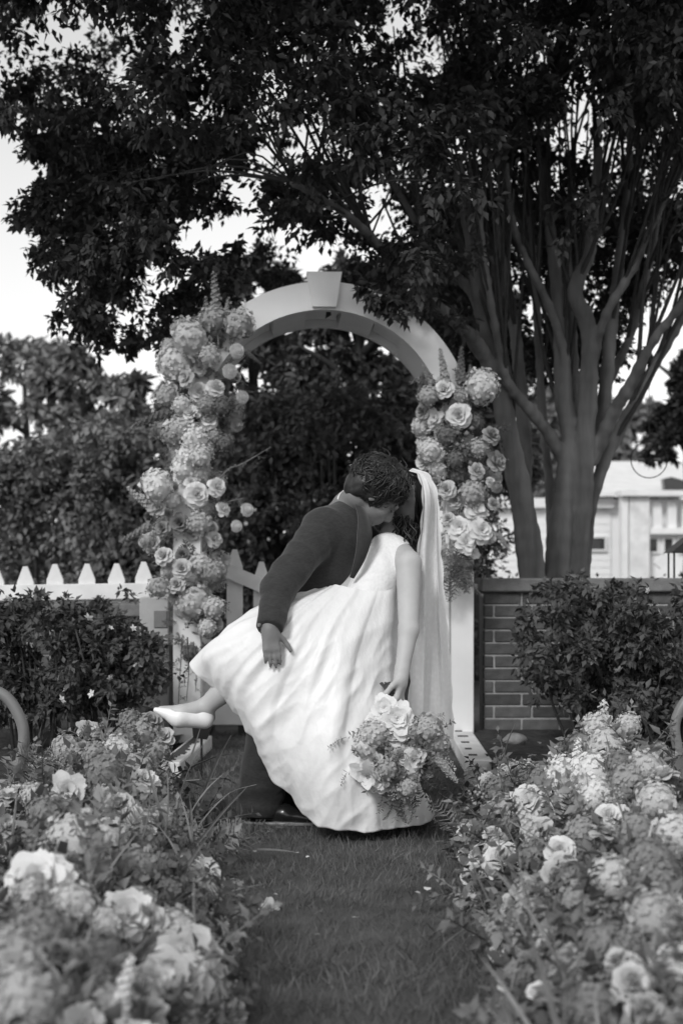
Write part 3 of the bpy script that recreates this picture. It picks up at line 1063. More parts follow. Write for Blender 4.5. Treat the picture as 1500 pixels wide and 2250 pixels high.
# clipped dark hedge between the wall and the house
hedge = empty('clipped_hedge', (P(1280, 1250, 12)[0], 12.0, 0))
tag(hedge, 'low dark clipped hedge running behind the brick wall', 'hedge')
hr = np.random.default_rng(40)
hc = [(np.array([hr.uniform(-1.1, 1.6), hr.uniform(-.2, .2), hr.uniform(.1, .82)]), .14) for _ in range(110)]
obj('foliage', crown_mesh('foliage', hc, 70, .06, 41), M_LEAF_HEDGE, hedge)
b = MB(); b.box((-1.15, -.2, 0), (1.65, .2, .8), bevel=.05)
obj('core', b.mesh('core'), M_TWIG, hedge)

# ------------------------------------------------------------------ shrubs in the beds
def shrub(px, Y, x0, x1, ytop, ybot, n, per, leaf, label, seed, blooms, skirt=.35):
    base = P(px, 1250, Y)
    e = empty('rose_shrub', (base[0], Y, .06))
    tag(e, label, 'shrub', 'rose shrubs in the planting beds')
    rng = np.random.default_rng(seed)
    cl = []
    X0, X1 = P(x0, 1250, Y)[0] - base[0], P(x1, 1250, Y)[0] - base[0]
    zt, zb = P(px, ytop, Y)[2] - .06, P(px, ybot, Y)[2] - .06
    for i in range(n):
        t = rng.uniform(0, 1)
        u = rng.uniform(-1, 1)
        w = math.sqrt(max(.1, 1 - (t * 1.5 - .8) ** 2))
        cx, hw = (X0 + X1) / 2, (X1 - X0) / 2
        x = cx + u * hw * w
        z = zb + (zt - zb) * t * (1 - .12 * u * u) 
        cl.append((np.array([x, rng.uniform(-.32, .3) * w, z - .05]), rng.uniform(.07, .13)))
    obj('foliage', crown_mesh('foliage', cl, per, leaf, seed, droop=.2), M_LEAF_SHRUB, e)
    b = MB()
    for k in range(14):
        a = rng.uniform(X0 * .35, X1 * .35)
        q = [(a, rng.uniform(-.1, .1), -.03), (a * 1.6 + rng.uniform(-.08, .08), rng.uniform(-.1, .1), zb * .6 + .15), (a * 2.2 + rng.uniform(-.1, .1), rng.uniform(-.15, .15), zt * .75)]
        b.tube(spline(q, 7), np.linspace(.009, .004, 7), 5)
    obj('stem', b.mesh('stem', True), M_TWIG, e)
    v, f = flower_small(rng)
    fm = mesh_np('blossom', v * .022, f)
    for k in range(blooms):
        c, r = cl[rng.integers(len(cl))]
        p = c + np.array([rng.uniform(-.1, .1), -.2 - rng.uniform(0, .12), rng.uniform(0, .12)])
        p[1] = max(p[1], -.44)
        obj('blossom', fm, M_SMALLW, e, p, (math.radians(rng.uniform(30, 90)), rng.uniform(-.6, .6), rng.uniform(0, 6)), rng.uniform(.7, 1.3))
    return e

shrub(95, 6.75, -130, 235, 1295, 1520, 55, 170, .042, 'dark rose shrub with small pale blooms before the picket fence', 51, 9)
shrub(250, 6.9, 130, 345, 1305, 1500, 45, 170, .040, 'dark leafy shrub with small white blooms beside the flowered arch leg', 52, 14)
shrub(1290, 6.9, 1140, 1430, 1262, 1500, 60, 180, .042, 'dark spreading rose shrub in front of the brick wall', 53, 9)
shrub(1470, 6.75, 1340, 1640, 1275, 1560, 60, 180, .042, 'dark leafy shrub at the far end of the brick wall', 54, 5)

# ------------------------------------------------------------------ small garden things
rk = MB()
ico = sphere_pts(1)
def rock_mesh(seed):
    import bmesh
    bm = bmesh.new()
    bmesh.ops.create_icosphere(bm, subdivisions=3, radius=1)
    for v in bm.verts:
        n_ = mnoise.noise(v.co * 1.3 + Vector((seed, 0, 0)))
        v.co *= 1 + .28 * n_
        v.co.x *= .055; v.co.y *= .045; v.co.z *= .034
    me = bpy.data.meshes.new('rock')
    bm.to_mesh(me); bm.free()
    for p in me.polygons: p.use_smooth = True
    return me
g = G(1130, 1632, .08)
tag(obj('rock', rock_mesh(2.0), M_ROCK, None, (g[0], g[1], .098)), 'rounded pale rock on the soil before the brick wall', 'rock')
for i, (x, y) in enumerate(((1185, 1640), (1218, 1622), (1080, 1640), (1160, 1668), (1250, 1655))):
    g = G(x, y, .08)
    tag(obj('fallen_leaf', mesh_np('fallen_leaf', LEAF_V * .045, LEAF_F), M_STONE, None, (g[0], g[1], .092), (.2, .2, i * 1.7)), 'small pale dry leaf lying on the soil by the brick wall', 'leaf', 'dry leaves on the soil')
for i, (x, y) in enumerate(((938, 1980), (925, 1988), (786, 2042), (650, 1895), (672, 1905), (560, 1893), (610, 1990), (700, 2080))):
    g = G(x, y)
    v = np.array([(0, 0, 0), (.5, .2, .15), (.55, .75, .2), (0, 1, .1), (-.5, .75, .2), (-.45, .2, .12)]) * (.02 if i < 3 else .012)
    tag(obj('fallen_petal', mesh_np('fallen_petal', v, [[0, 1, 2, 3, 4, 5]]), M_PETAL_W, None, (g[0], g[1], .03), (.15, .1, i * 1.3)), 'white petal fallen on the dark lawn', 'petal', 'petals on the lawn')

# spot lamps on stakes at the arch foot
def spot(px, py, Y, tilt, L, R, label, square=False):
    p = P(px, py, Y)
    e = empty('garden_spotlight', (p[0], Y, 0))
    tag(e, label, 'spotlight')
    zc = p[2]
    M = Matrix.Translation((0, 0, zc)) @ Matrix.Rotation(tilt, 4, 'Y')
    b = MB()
    if square:
        b.add([tuple(M @ Vector(q)) for q in ((-.045, -.03, .03), (.045, -.03, .03), (.045, .03, .03), (-.045, .03, .03), (-.03, -.02, -.035), (.03, -.02, -.035), (.03, .02, -.035), (-.03, .02, -.035))],
              [[0, 1, 2, 3], [7, 6, 5, 4], [0, 4, 5, 1], [1, 5, 6, 2], [2, 6, 7, 3], [3, 7, 4, 0]])
        obj('housing', b.mesh('housing'), M_BLACK, e)
    else:
        pts = [M @ Vector((0, 0, z)) for z in (-L / 2, -L / 2 + .012, -L * .2, L * .2, L / 2 - .015, L / 2)]
        b.tube([tuple(q) for q in pts], [R * .8, R, R, R, R * 1.04, R * 1.04], 18)
        obj('housing', b.mesh('housing', False), M_BLACK, e)
        b = MB()
        q0, q1 = M @ Vector((0, 0, -L / 2 - .012)), M @ Vector((0, 0, -L / 2 - .001))
        b.tube([tuple(q0), tuple(q1)], [R * .62, R * .62], 16)
        obj('lens', b.mesh('lens'), M_GLASS, e)
    b = MB()
    b.tube([(0, 0, -.02), (0, 0, zc - .03)], .006, 6)
    obj('stake', b.mesh('stake'), M_BLACK, e)
spot(318, 1580, 6.2, math.radians(12), .105, .028, 'black cylindrical spotlight on a stake by the raised white shoe')
spot(443, 1605, 6.3, math.radians(8), .07, .03, 'black square cup light on a thin stake below the raised white shoe', True)

# bent pipe hoops at the ends of the aisle
def hoop(x_post, ytop, ybase, Y, side, label):
    p = P(x_post, ybase, Y)
    e = empty('pipe_hoop', (p[0], Y, 0))
    tag(e, label, 'handrail', 'bent pipe hoops beside the aisle')
    zt = P(0, ytop, Y)[2]
    s = side
    pts = [(0, 0, -.02), (s * .004, 0, zt * .35), (s * -.012, 0, zt * .62), (s * .003, 0, zt * .78), (s * .05, 0, zt * .93), (s * .12, 0, zt), (s * .22, 0, zt + .025), (s * .42, 0, zt + .03),
           (s * .52, 0, zt), (s * .59, 0, zt * .93), (s * .635, 0, zt * .78), (s * .65, 0, zt * .5), (s * .64, 0, -.02)]
    b = MB()
    b.tube(spline(pts, 60), .021, 14)
    obj('pipe', b.mesh('pipe', True), M_PIPE, e)
    b = MB()
    b.tube([(0, 0, 0), (0, 0, .015)], .045, 16)
    obj('base_flange', b.mesh('base_flange'), M_PIPE, e)
    return e
hoop(46, 1512, 1765, 5.2, -1, 'grey bent pipe hoop rising beside the dark rose shrub before the fence')
hoop(1488, 1512, 1690, 5.75, 1, 'grey bent pipe hoop rising beside the shrub at the end of the brick wall')

# wire ring feeder hung from the tree
ring_o = empty('hanging_wire_feeder', P(1425, 1010, 9.4))
tag(ring_o, 'thin round wire feeder hanging on a line from the tree before the white house', 'feeder')
b = MB()
th = np.linspace(0, 2 * math.pi, 40)
rw = 40 * 9.4 / F
b.tube(np.stack([np.cos(th) * rw, np.zeros(40), np.sin(th) * rw], 1), .0035, 6, False)
b.tube(np.stack([np.cos(th) * rw * .2, np.sin(th) * rw, np.zeros(40)], 1), .003, 6, False)
obj('wire_ring', b.mesh('wire_ring', True), M_BLACK, ring_o)
b = MB()
b.tube([(0, 0, rw), (0.005, 0, rw + 2.3)], .002, 5)
obj('hanging_line', b.mesh('hanging_line'), M_BLACK, ring_o)
for s in (-1, 1):
    b = MB()
    b.tube([(s * .055 - .02, 0, .0), (s * .055 + .02, 0, .0)], .012, 10)
    obj('cup', b.mesh('cup'), M_PIPE, ring_o)
# iron lantern at the right edge
lan = empty('iron_lantern', tuple(P(1506, 1262, 8.2)))
lan.location.z = .0
tag(lan, 'black iron lantern on a post at the end of the brick wall', 'lantern')
zl = P(0, 1215, 8.2)[2]
b = MB(); b.prism([(-.11, zl), (.11, zl), (.0, zl + .09)], -.1, .1); obj('roof', b.mesh('roof'), M_BLACK, lan)
b = MB(); b.tube([(0, 0, 0), (0, 0, zl - .2)], .014, 8); obj('post', b.mesh('post'), M_BLACK, lan)
for x_ in (-.085, .085):
    for y_ in (-.07, .07):
        b = MB(); b.tube([(x_, y_, zl - .2), (x_, y_, zl)], .006, 6); obj('cage_bar', b.mesh('cage_bar'), M_BLACK, lan)
b = MB(); b.box((-.09, -.08, zl - .215), (.09, .08, zl - .2)); obj('tray', b.mesh('tray'), M_BLACK, lan)

# ------------------------------------------------------------------ flowers: templates of one bloom each (unit radius, facing +Z)
def petal_grid(w, l, tilt, cup, curl, base_r, nu=4, nv=4, ruf=0.0, rng=None):
    """one petal: rises from base_r, opens by tilt (0 upright, pi/2 flat)"""
    pts = []
    for j in range(nv):
        v = j / (nv - 1)
        ang = tilt + curl * v * v
        y = base_r + l * (math.sin(tilt) * v + (math.sin(ang) - math.sin(tilt)) * v * .6)
        z = l * (math.cos(tilt) * v + (math.cos(ang) - math.cos(tilt)) * v * .6)
        prof = math.sin(math.pi * (.12 + .74 * v)) ** .7 if j < nv - 1 else .55
        for i in range(nu):
            u = -1 + 2 * i / (nu - 1)
            rr_ = (rng.uniform(-ruf, ruf) if rng is not None else 0)
            pts.append((u * w * prof, y - cup * w * u * u * .6 * math.cos(tilt) + rr_, z + cup * w * u * u * .6 * math.sin(tilt) + rr_))
    f = [(j * nu + i, j * nu + i + 1, (j + 1) * nu + i + 1, (j + 1) * nu + i) for j in range(nv - 1) for i in range(nu - 1)]
    return np.array(pts), np.array(f)

def rotz(v, a):
    c, s = math.cos(a), math.sin(a)
    return np.stack([v[:, 0] * c - v[:, 1] * s, v[:, 0] * s + v[:, 1] * c, v[:, 2]], 1)

class Acc:
    def __init__(self):
        self.v, self.q, self.t, self.n = [], [], [], 0
    def add(self, v, f):
        f = np.asarray(f)
        (self.q if f.shape[1] == 4 else self.t).append(f + self.n)
        self.v.append(np.asarray(v)); self.n += len(v)
    def mesh(self, name, smooth=True):
        fs = []
        if self.q: fs.append(np.concatenate(self.q))
        if self.t: fs.append(np.concatenate(self.t))
        return mesh_np(name, np.concatenate(self.v), fs, smooth)

def rose_mesh(name, seed, open_=1.0):
    rng = np.random.default_rng(seed)
    A = Acc()
    k = 0
    for n_, tilt, l, w, br, z0 in ((3, .05, .48, .20, .03, .16), (4, .18, .56, .28, .09, .12), (5, .42, .64, .36, .13, .07), (6, .80, .72, .42, .16, .02), (7, 1.15, .82, .46, .17, -.04)):
        for i in range(n_):
            v, f = petal_grid(w * rng.uniform(.9, 1.12), l * rng.uniform(.92, 1.08), tilt * open_ + rng.uniform(-.08, .08), .75 - tilt * .35, .55 * tilt + rng.uniform(0, .3), br, ruf=.012, rng=rng)
            v = v + np.array([0, 0, z0])
            A.add(rotz(v, k * 2.39996 + rng.uniform(-.15, .15)), f)
            k += 1
    return A.mesh(name)

def add_core(A, r, z0=0.0):
    v, q = [], []
    for i in range(7):
        a = math.pi * (.5 - i / 6 * .92)
        for j in range(10):
            v.append((r * math.cos(a) * math.cos(j * .6283), r * math.cos(a) * math.sin(j * .6283), z0 + r * math.sin(a)))
    for i in range(6):
        for j in range(10):
            q.append((i * 10 + j, i * 10 + (j + 1) % 10, (i + 1) * 10 + (j + 1) % 10, (i + 1) * 10 + j))
    A.add(np.array(v), np.array(q))

def dahlia_mesh(name, seed):
    rng = np.random.default_rng(seed)
    A = Acc()
    n_ = 150
    pv = np.array([(-.13, 0, .0), (.13, 0, .0), (.16, .2, .05), (0, .33, .13), (-.16, .2, .05)])
    for i in range(n_):
        z = 1 - 1.55 * (i + .5) / n_
        r = math.sqrt(max(0, 1 - z * z))
        a = i * 2.39996
        d = np.array([r * math.cos(a), r * math.sin(a), z])
        t = nrm(d + np.array([0, 0, -.15]) + rng.normal(0, .06, 3))
        R = frames(t[None], np.array([rng.normal(0, .15)]), up=nrm(np.array([0, 0, 1.0]) + d * .01))[0]
        s = .5 + .24 * (1 - z)
        v = pv @ R.T * s * 1.35 + d * .5
        A.add(v, [(0, 1, 2, 4)]); A.t.append(np.array([(2, 3, 4)]) + A.n - 5)
    add_core(A, .55)
    return A.mesh(name)

def hydrangea_mesh(name, seed, n_=150, gap=0.0):
    rng = np.random.default_rng(seed)
    A = Acc()
    pet = np.array([(0, .02, 0), (.5, .5, .1), (0, 1.0, .02), (-.5, .5, .1)])
    for i in range(n_):
        z = 1 - 1.6 * (i + .5) / n_
        r = math.sqrt(max(0, 1 - z * z))
        a = i * 2.39996 + rng.uniform(-.15, .15)
        d = nrm(np.array([r * math.cos(a), r * math.sin(a), z]) + rng.normal(0, .08, 3))
        if rng.uniform() < gap: continue
        t = np.cross(d, sphere_pts(1, rng)[0])
        d_ = nrm(d + rng.normal(0, .32, 3)); t = nrm(np.cross(d_, t))
        R = np.stack([t, np.cross(d_, t), d_], 1)
        s = .125 * rng.uniform(.75, 1.3)
        c = d * rng.uniform(.80, 1.0)
        for k in range(4):
            v = rotz(pet, k * 1.5708 + rng.uniform(-.15, .15)) + np.array([0, 0, rng.uniform(-.05, .1)])
            A.add((v * s) @ R.T + c, [(0, 1, 2, 3)])
    add_core(A, .8)
    return A.mesh(name, False)

def spike_mesh(name, seed, n_=70):
    """upright flower spike, unit length along +Z, florets on a stem"""
    rng = np.random.default_rng(seed)
    A = Acc()
    pet = np.array([(0, .02, 0), (.45, .5, .15), (0, 1.0, .2), (-.45, .5, .15)])
    for i in range(n_):
        t = (i + .5) / n_
        a = i * 2.39996
        w = (.085 * (1 - .75 * t) + .012) * rng.uniform(.7, 1.25)
        d = nrm(np.array([math.cos(a), math.sin(a), .35 + t * .8]))
        c = np.array([math.cos(a) * w, math.sin(a) * w, .12 + .86 * t])
        x = nrm(np.cross(d, (0, 0, 1)))
        R = np.stack([x, np.cross(d, x), d], 1)
        s = (.075 * (1 - .65 * t) + .012) * rng.uniform(.8, 1.2)
        for k in range(4 if t < .8 else 3):
            A.add((rotz(pet, k * 1.5708) * s) @ R.T + c, [(0, 1, 2, 3)])
    v, f = tube_np([(0, 0, -.3), (0, 0, .4), (0, 0, .97)], [.014, .012, .005], 5, False)
    A.add(v, np.array(f))
    return A.mesh(name, False)

def sprig_mesh(name, seed, n_=13, leaf=.3, width=1.0, droop=.0, bend=.25):
    """leafy sprig, unit length along +Z"""
    rng = np.random.default_rng(seed)
    A = Acc()
    path = spline([(0, 0, 0), (bend * .3, 0, .4), (bend, 0, .75), (bend * 1.6, 0, 1 - droop)], 9)
    v, f = tube_np(path, np.linspace(.014, .005, 9), 4, False)
    A.add(v, np.array(f))
    for i in range(n_):
        t = .15 + .85 * i / (n_ - 1)
        p = path[min(8, int(t * 8))] * (1 - (t * 8) % 1) + path[min(8, int(t * 8) + 1)] * ((t * 8) % 1)
        a = i * 2.1 + rng.uniform(-.4, .4)
        d = nrm(np.array([math.cos(a), math.sin(a), .5 + rng.uniform(-.2, .3)]))
        R = frames(d[None], np.array([rng.normal(0, .4)]))[0]
        lv = LEAF_V * np.array([width, 1, 1])
        A.add((lv * leaf * rng.uniform(.7, 1.15) * (1.1 - .5 * t)) @ R.T + p, LEAF_F)
    return A.mesh(name, False)

def fern_mesh(name, seed, n_=26):
    """feathery frond along +Z"""
    rng = np.random.default_rng(seed)
    A = Acc()
    path = spline([(0, 0, 0), (.05, 0, .35), (.18, 0, .7), (.4, 0, .95)], 12)
    v, f = tube_np(path, np.linspace(.01, .003, 12), 4, False)
    A.add(v, np.array(f))
    for i in range(n_):
        t = .1 + .9 * i / n_
        p = path[int(t * 11)]
        for s in (-1, 1):
            L = .28 * math.sin(math.pi * min(1, t * .85 + .12)) + .03
            d = nrm(np.array([.15, s, .55]) + rng.normal(0, .2, 3))
            x = nrm(np.cross(d, (1, 0, 0.3)))
            w = .012
            q = np.array([p - x * w, p + x * w, p + d * L + x * w * .3, p + d * L - x * w * .3])
            A.add(q, [(0, 1, 2, 3)])
            for m in (.35, .6, .85):
                c = p + d * L * m
                e = nrm(d + rng.normal(0, .8, 3)) * .07
                A.add(np.array([c - x * w * .6, c + x * w * .6, c + e]), [(0, 1, 2)])
    return A.mesh(name, False)

def blade_mesh(name, seed):
    """long strap leaf along +Z with an arch"""
    rng = np.random.default_rng(seed)
    bend = rng.uniform(.1, .5)
    path = spline([(0, 0, 0), (bend * .15, 0, .4), (bend * .5, 0, .75), (bend, 0, 1)], 9)
    v = []
    for i, p in enumerate(path):
        t = i / 8
        w = .015 * math.sin(math.pi * (.15 + .84 * t)) ** .8
        v += [p + np.array([0, -w, 0]), p + np.array([-.008, 0, 0]), p + np.array([0, w, 0])]
    f = []
    for i in range(8):
        for k in range(2):
            f.append((i * 3 + k, i * 3 + k + 1, i * 3 + k + 4, i * 3 + k + 3))
    return mesh_np(name, np.array(v), np.array(f))

def ball_mesh(name, seed):
    """cluster of small round buds or berries"""
    rng = np.random.default_rng(seed)
    A = Acc()
    o8 = np.array([(1, 0, 0), (-1, 0, 0), (0, 1, 0), (0, -1, 0), (0, 0, 1), (0, 0, -1)], float)
    of = np.array([(0, 2, 4), (2, 1, 4), (1, 3, 4), (3, 0, 4), (2, 0, 5), (1, 2, 5), (3, 1, 5), (0, 3, 5)])
    for i in range(42):
        d = sphere_pts(1, rng)[0]
        d[2] = abs(d[2]) * .8
        A.add(o8 * rng.uniform(.08, .15) + d * rng.uniform(.5, 1.0), of)
    return A.mesh(name)

def gladiolus_bloom(name, seed):
    """ruffled open bloom with a few broad petals"""
    rng = np.random.default_rng(seed)
    A = Acc()
    k = 0
    for n_, tilt, l, w, z0 in ((4, .2, .5, .26, .14), (6, .55, .66, .34, .08), (7, .95, .82, .40, .02), (7, 1.3, .95, .42, -.05)):
        for i in range(n_):
            v, f = petal_grid(w * rng.uniform(.85, 1.15), l * rng.uniform(.85, 1.1), tilt + rng.uniform(-.18, .18), .35, .45 + rng.uniform(-.2, .4), .05, 5, 4, ruf=.05, rng=rng)
            A.add(rotz(v + np.array([0, 0, z0]), k * 2.39996 + rng.uniform(-.2, .2)), f)
            k += 1
    return A.mesh(name)

MAKERS = {'rose': (lambda s: rose_mesh('rose', s, .85 + .25 * (s % 3) / 2), 4), 'dahlia': (lambda s: dahlia_mesh('dahlia', s), 3), 'hydrangea': (lambda s: hydrangea_mesh('hydrangea', s), 3),
          'flower_spike': (lambda s: spike_mesh('flower_spike', s), 3), 'leaf_sprig': (lambda s: sprig_mesh('leaf_sprig', s), 4), 'fern_frond': (lambda s: fern_mesh('fern_frond', s), 3),
          'strap_leaf': (lambda s: blade_mesh('strap_leaf', s), 4), 'bud_cluster': (lambda s: ball_mesh('bud_cluster', s), 2), 'open_bloom': (lambda s: gladiolus_bloom('open_bloom', s), 3)}
MESHES = {}
def fl_mesh(kind, var, m):
    key = (kind, var, m.name)
    if key not in MESHES:
        base = (kind, var)
        if base not in MESHES:
            MESHES[base] = MAKERS[kind][0](100 + var)
        me = MESHES[base].copy()
        me.name = kind
        me.materials.append(m)
        MESHES[key] = me
    return MESHES[key]

FR = random.Random(77)
def put(parent, kind, p, direction, size, m, roll=None):
    """one flower or leaf of an arrangement, facing direction"""
    var = FR.randrange(MAKERS[kind][1])
    o = bpy.data.objects.new(kind, fl_mesh(kind, var, m))
    COL.objects.link(o)
    o.parent = parent
    d = Vector(tuple(direction)).normalized()
    q = d.to_track_quat('Z', 'Y')
    from mathutils import Quaternion
    q = q @ Quaternion((0, 0, 1), FR.uniform(0, 6.28) if roll is None else roll)
    o.rotation_mode = 'QUATERNION'
    o.rotation_quaternion = q
    o.location = tuple(np.asarray(p) - np.array(parent.location))
    o.scale = (size,) * 3
    return o

W_, C_, K_, D_, GN, GD, GL = M_PETAL_W, M_PETAL_C, M_PETAL_P, M_PETAL_D, M_GREEN, M_GREEN_D, M_GREEN_L
def arch_arrangement(label, explicit, axis, n_fill, n_leaf, seed, spikes, tendrils):
    """explicit: (x, y, r_px, kind, mat); axis: [(x, y, halfwidth)] centre line of the mass in the photo"""
    global FR
    FR = random.Random(seed)
    Yf = 7.38
    base = P(axis[-1][0], axis[-1][1], Yf)
    e = empty('floral_arrangement', (base[0], Yf, base[2]))
    tag(e, label, 'flowers', 'flower garlands on the arch')
    s = Yf / F
    for x, y, r, kind, m in explicit:
        dy = FR.uniform(-.10, .0)
        p = P(x, y, Yf + dy)
        ax = np.interp(y, [a[1] for a in axis], [a[0] for a in axis])
        d = np.array([(x - ax) * .012 + FR.uniform(-.3, .3), -1, .25 + FR.uniform(-.3, .35)])
        put(e, kind, p, d, r * s * 1.28, m)
    ys = [a[1] for a in axis]
    for i in range(n_fill):
        y = FR.uniform(ys[0], ys[-1])
        ax = np.interp(y, ys, [a[0] for a in axis]); hw = np.interp(y, ys, [a[2] for a in axis])
        u = FR.uniform(-1, 1)
        x = ax + u * hw
        p = P(x, y, Yf + .10 * abs(u) + FR.uniform(-.02, .12))
        kind, m, r = FR.choice((('rose', C_, 15), ('rose', K_, 14), ('hydrangea', K_, 21), ('hydrangea', C_, 20), ('bud_cluster', K_, 15), ('bud_cluster', C_, 13), ('dahlia', K_, 12), ('open_bloom', C_, 16), ('hydrangea', D_, 20), ('rose', D_, 13)))
        put(e, kind, p, (u * .9 + FR.uniform(-.3, .3), -1, FR.uniform(-.2, .6)), r * s * FR.uniform(1.0, 1.45), m)
    for i in range(n_leaf):
        y = FR.uniform(ys[0], ys[-1])
        ax = np.interp(y, ys, [a[0] for a in axis]); hw = np.interp(y, ys, [a[2] for a in axis])
        u = FR.uniform(-1, 1)
        p = P(ax + u * hw * .8, y, Yf + .04 + FR.uniform(-.03, .12))
        kind = FR.choice(('leaf_sprig',) * 6 + ('fern_frond',))
        put(e, kind, p, (u * 1.3 + FR.uniform(-.5, .5), -.6, FR.uniform(-.8, .7)), FR.uniform(24, 52) * s, FR.choice((GN, GN, GD, GL)))
    for (xa, ya, xb, yb, m) in spikes:
        a, b_ = P(xa, ya, Yf - .03), P(xb, yb, Yf - .06)
        put(e, 'flower_spike', a, b_ - a, np.linalg.norm(b_ - a), m)
    for pts, m in tendrils:
        b_ = MB()
        q = spline([P(x, y, Yf - .03) for x, y in pts], 14) - np.array(e.location)
        b_.tube(q, np.linspace(.004, .0015, 14), 5)
        obj('tendril', b_.mesh('tendril', True), m, e)
        for k in range(4, 14, 2):
            put(e, 'leaf_sprig', q[k] + np.array(e.location), (FR.uniform(-1, 1), -.3, FR.uniform(-1, .3)), .045, m)
    return e

LEFT_EX = [(418, 744, 37, 'hydrangea', C_), (386, 800, 36, 'hydrangea', C_), (345, 1067, 31, 'hydrangea', W_), (427, 962, 27, 'hydrangea', W_), (407, 1026, 26, 'hydrangea', W_), (425, 1322, 36, 'hydrangea', C_),
    (524, 712, 30, 'hydrangea', K_), (470, 700, 28, 'hydrangea', K_), (521, 771, 16, 'dahlia', W_), (506, 816, 16, 'dahlia', W_), (533, 873, 14, 'dahlia', W_), (543, 1120, 15, 'dahlia', W_), (520, 1156, 13, 'dahlia', W_), (489, 1120, 16, 'rose', W_),
    (439, 863, 21, 'rose', W_), (474, 853, 19, 'rose', W_), (420, 908, 20, 'rose', W_), (456, 923, 21, 'rose', W_), (360, 920, 17, 'rose', W_), (433, 1087, 25, 'rose', W_), (475, 1070, 20, 'rose', W_), (521, 935, 14, 'dahlia', K_), (489, 894, 20, 'hydrangea', D_),
    (377, 864, 20, 'rose', K_), (360, 1222, 19, 'rose', C_), (351, 1120, 15, 'rose', C_), (316, 1190, 13, 'dahlia', C_), (341, 1192, 15, 'rose', C_), (358, 1160, 16, 'rose', K_), (395, 1150, 20, 'rose', D_), (440, 1150, 24, 'hydrangea', K_), (470, 1185, 17, 'rose', C_), (465, 1160, 14, 'rose', C_),
    (370, 1255, 18, 'dahlia', C_), (400, 1250, 20, 'rose', C_), (440, 1240, 22, 'hydrangea', C_), (470, 1255, 24, 'hydrangea', K_), (350, 1290, 22, 'hydrangea', K_), (390, 1285, 18, 'rose', C_), (470, 1335, 22, 'hydrangea', C_), (472, 1370, 18, 'rose', C_), (455, 1380, 18, 'hydrangea', C_),
    (395, 940, 24, 'hydrangea', C_), (450, 985, 22, 'hydrangea', W_), (415, 1000, 26, 'hydrangea', W_), (440, 1040, 24, 'hydrangea', C_), (380, 960, 20, 'hydrangea', K_), (400, 890, 20, 'hydrangea', C_), (455, 890, 20, 'hydrangea', K_), (410, 830, 18, 'open_bloom', C_), (460, 780, 22, 'hydrangea', C_), (440, 810, 15, 'rose', C_), (365, 870, 22, 'hydrangea', K_), (395, 990, 18, 'hydrangea', C_), (440, 1000, 24, 'hydrangea', C_), (420, 1060, 14, 'rose', W_), (380, 1100, 18, 'hydrangea', C_), (495, 975, 18, 'hydrangea', D_), (470, 960, 16, 'hydrangea', K_)]
arch_arrangement('tall cascade of roses, dahlias and hydrangeas on the arch leg beside the picket fence', LEFT_EX,
    [(490, 690, 28), (450, 730, 75), (450, 800, 100), (440, 880, 95), (430, 960, 72), (420, 1030, 52), (410, 1090, 70), (405, 1160, 90), (410, 1240, 85), (415, 1310, 75), (430, 1380, 55), (420, 1440, 28)],
    150, 150, 41, [(478, 720, 470, 595, K_), (495, 720, 500, 655, K_), (350, 1130, 278, 1070, K_), (340, 1150, 262, 1192, GL), (455, 735, 452, 650, GL), (535, 770, 575, 800, GN), (380, 900, 290, 938, GN)],
    [([(482, 1055), (500, 1032), (530, 1020), (560, 1003), (590, 985)], GL), ([(360, 905), (330, 915), (300, 930), (282, 942)], GL), ([(400, 1400), (398, 1450), (394, 1510), (392, 1560)], GN), ([(425, 1410), (432, 1460), (430, 1520)], GN), ([(412, 1400), (415, 1470), (410, 1540)], GD), ([(480, 1110), (510, 1100), (535, 1095)], GL), ([(440, 1395), (448, 1440), (446, 1490)], GN)])
RIGHT_EX = [(1057, 849, 33, 'hydrangea', C_), (1010, 980, 42, 'bud_cluster', D_), (1037, 1084, 28, 'hydrangea', K_), (945, 990, 25, 'hydrangea', C_), (976, 857, 20, 'rose', W_), (1008, 913, 25, 'rose', W_), (1045, 1036, 18, 'rose', C_), (1088, 1017, 24, 'rose', K_),
    (1045, 1124, 23, 'open_bloom', W_), (1010, 1158, 24, 'open_bloom', W_), (1056, 1166, 24, 'open_bloom', W_), (1024, 1193, 22, 'open_bloom', W_), (1000, 1102, 15, 'rose', C_), (981, 1076, 19, 'rose', C_), (928, 905, 16, 'rose', K_), (1078, 958, 19, 'rose', K_), (1082, 1108, 14, 'rose', K_),
    (1090, 1070, 13, 'dahlia', K_), (1005, 1041, 21, 'hydrangea', D_), (940, 935, 16, 'rose', C_), (955, 920, 18, 'open_bloom', C_), (960, 1030, 20, 'hydrangea', C_), (930, 1015, 17, 'rose', W_), (1040, 930, 20, 'hydrangea', D_), (980, 960, 22, 'hydrangea', D_), (1030, 1000, 22, 'hydrangea', D_), (1050, 985, 20, 'hydrangea', K_),
    (1000, 1010, 20, 'hydrangea', D_), (960, 1060, 14, 'rose', K_), (1015, 870, 18, 'hydrangea', K_), (940, 870, 20, 'hydrangea', K_), (1075, 1060, 11, 'rose', W_), (985, 1140, 13, 'rose', C_), (1040, 1150, 15, 'rose', W_), (1035, 1215, 16, 'open_bloom', W_), (1075, 1180, 15, 'open_bloom', C_)]
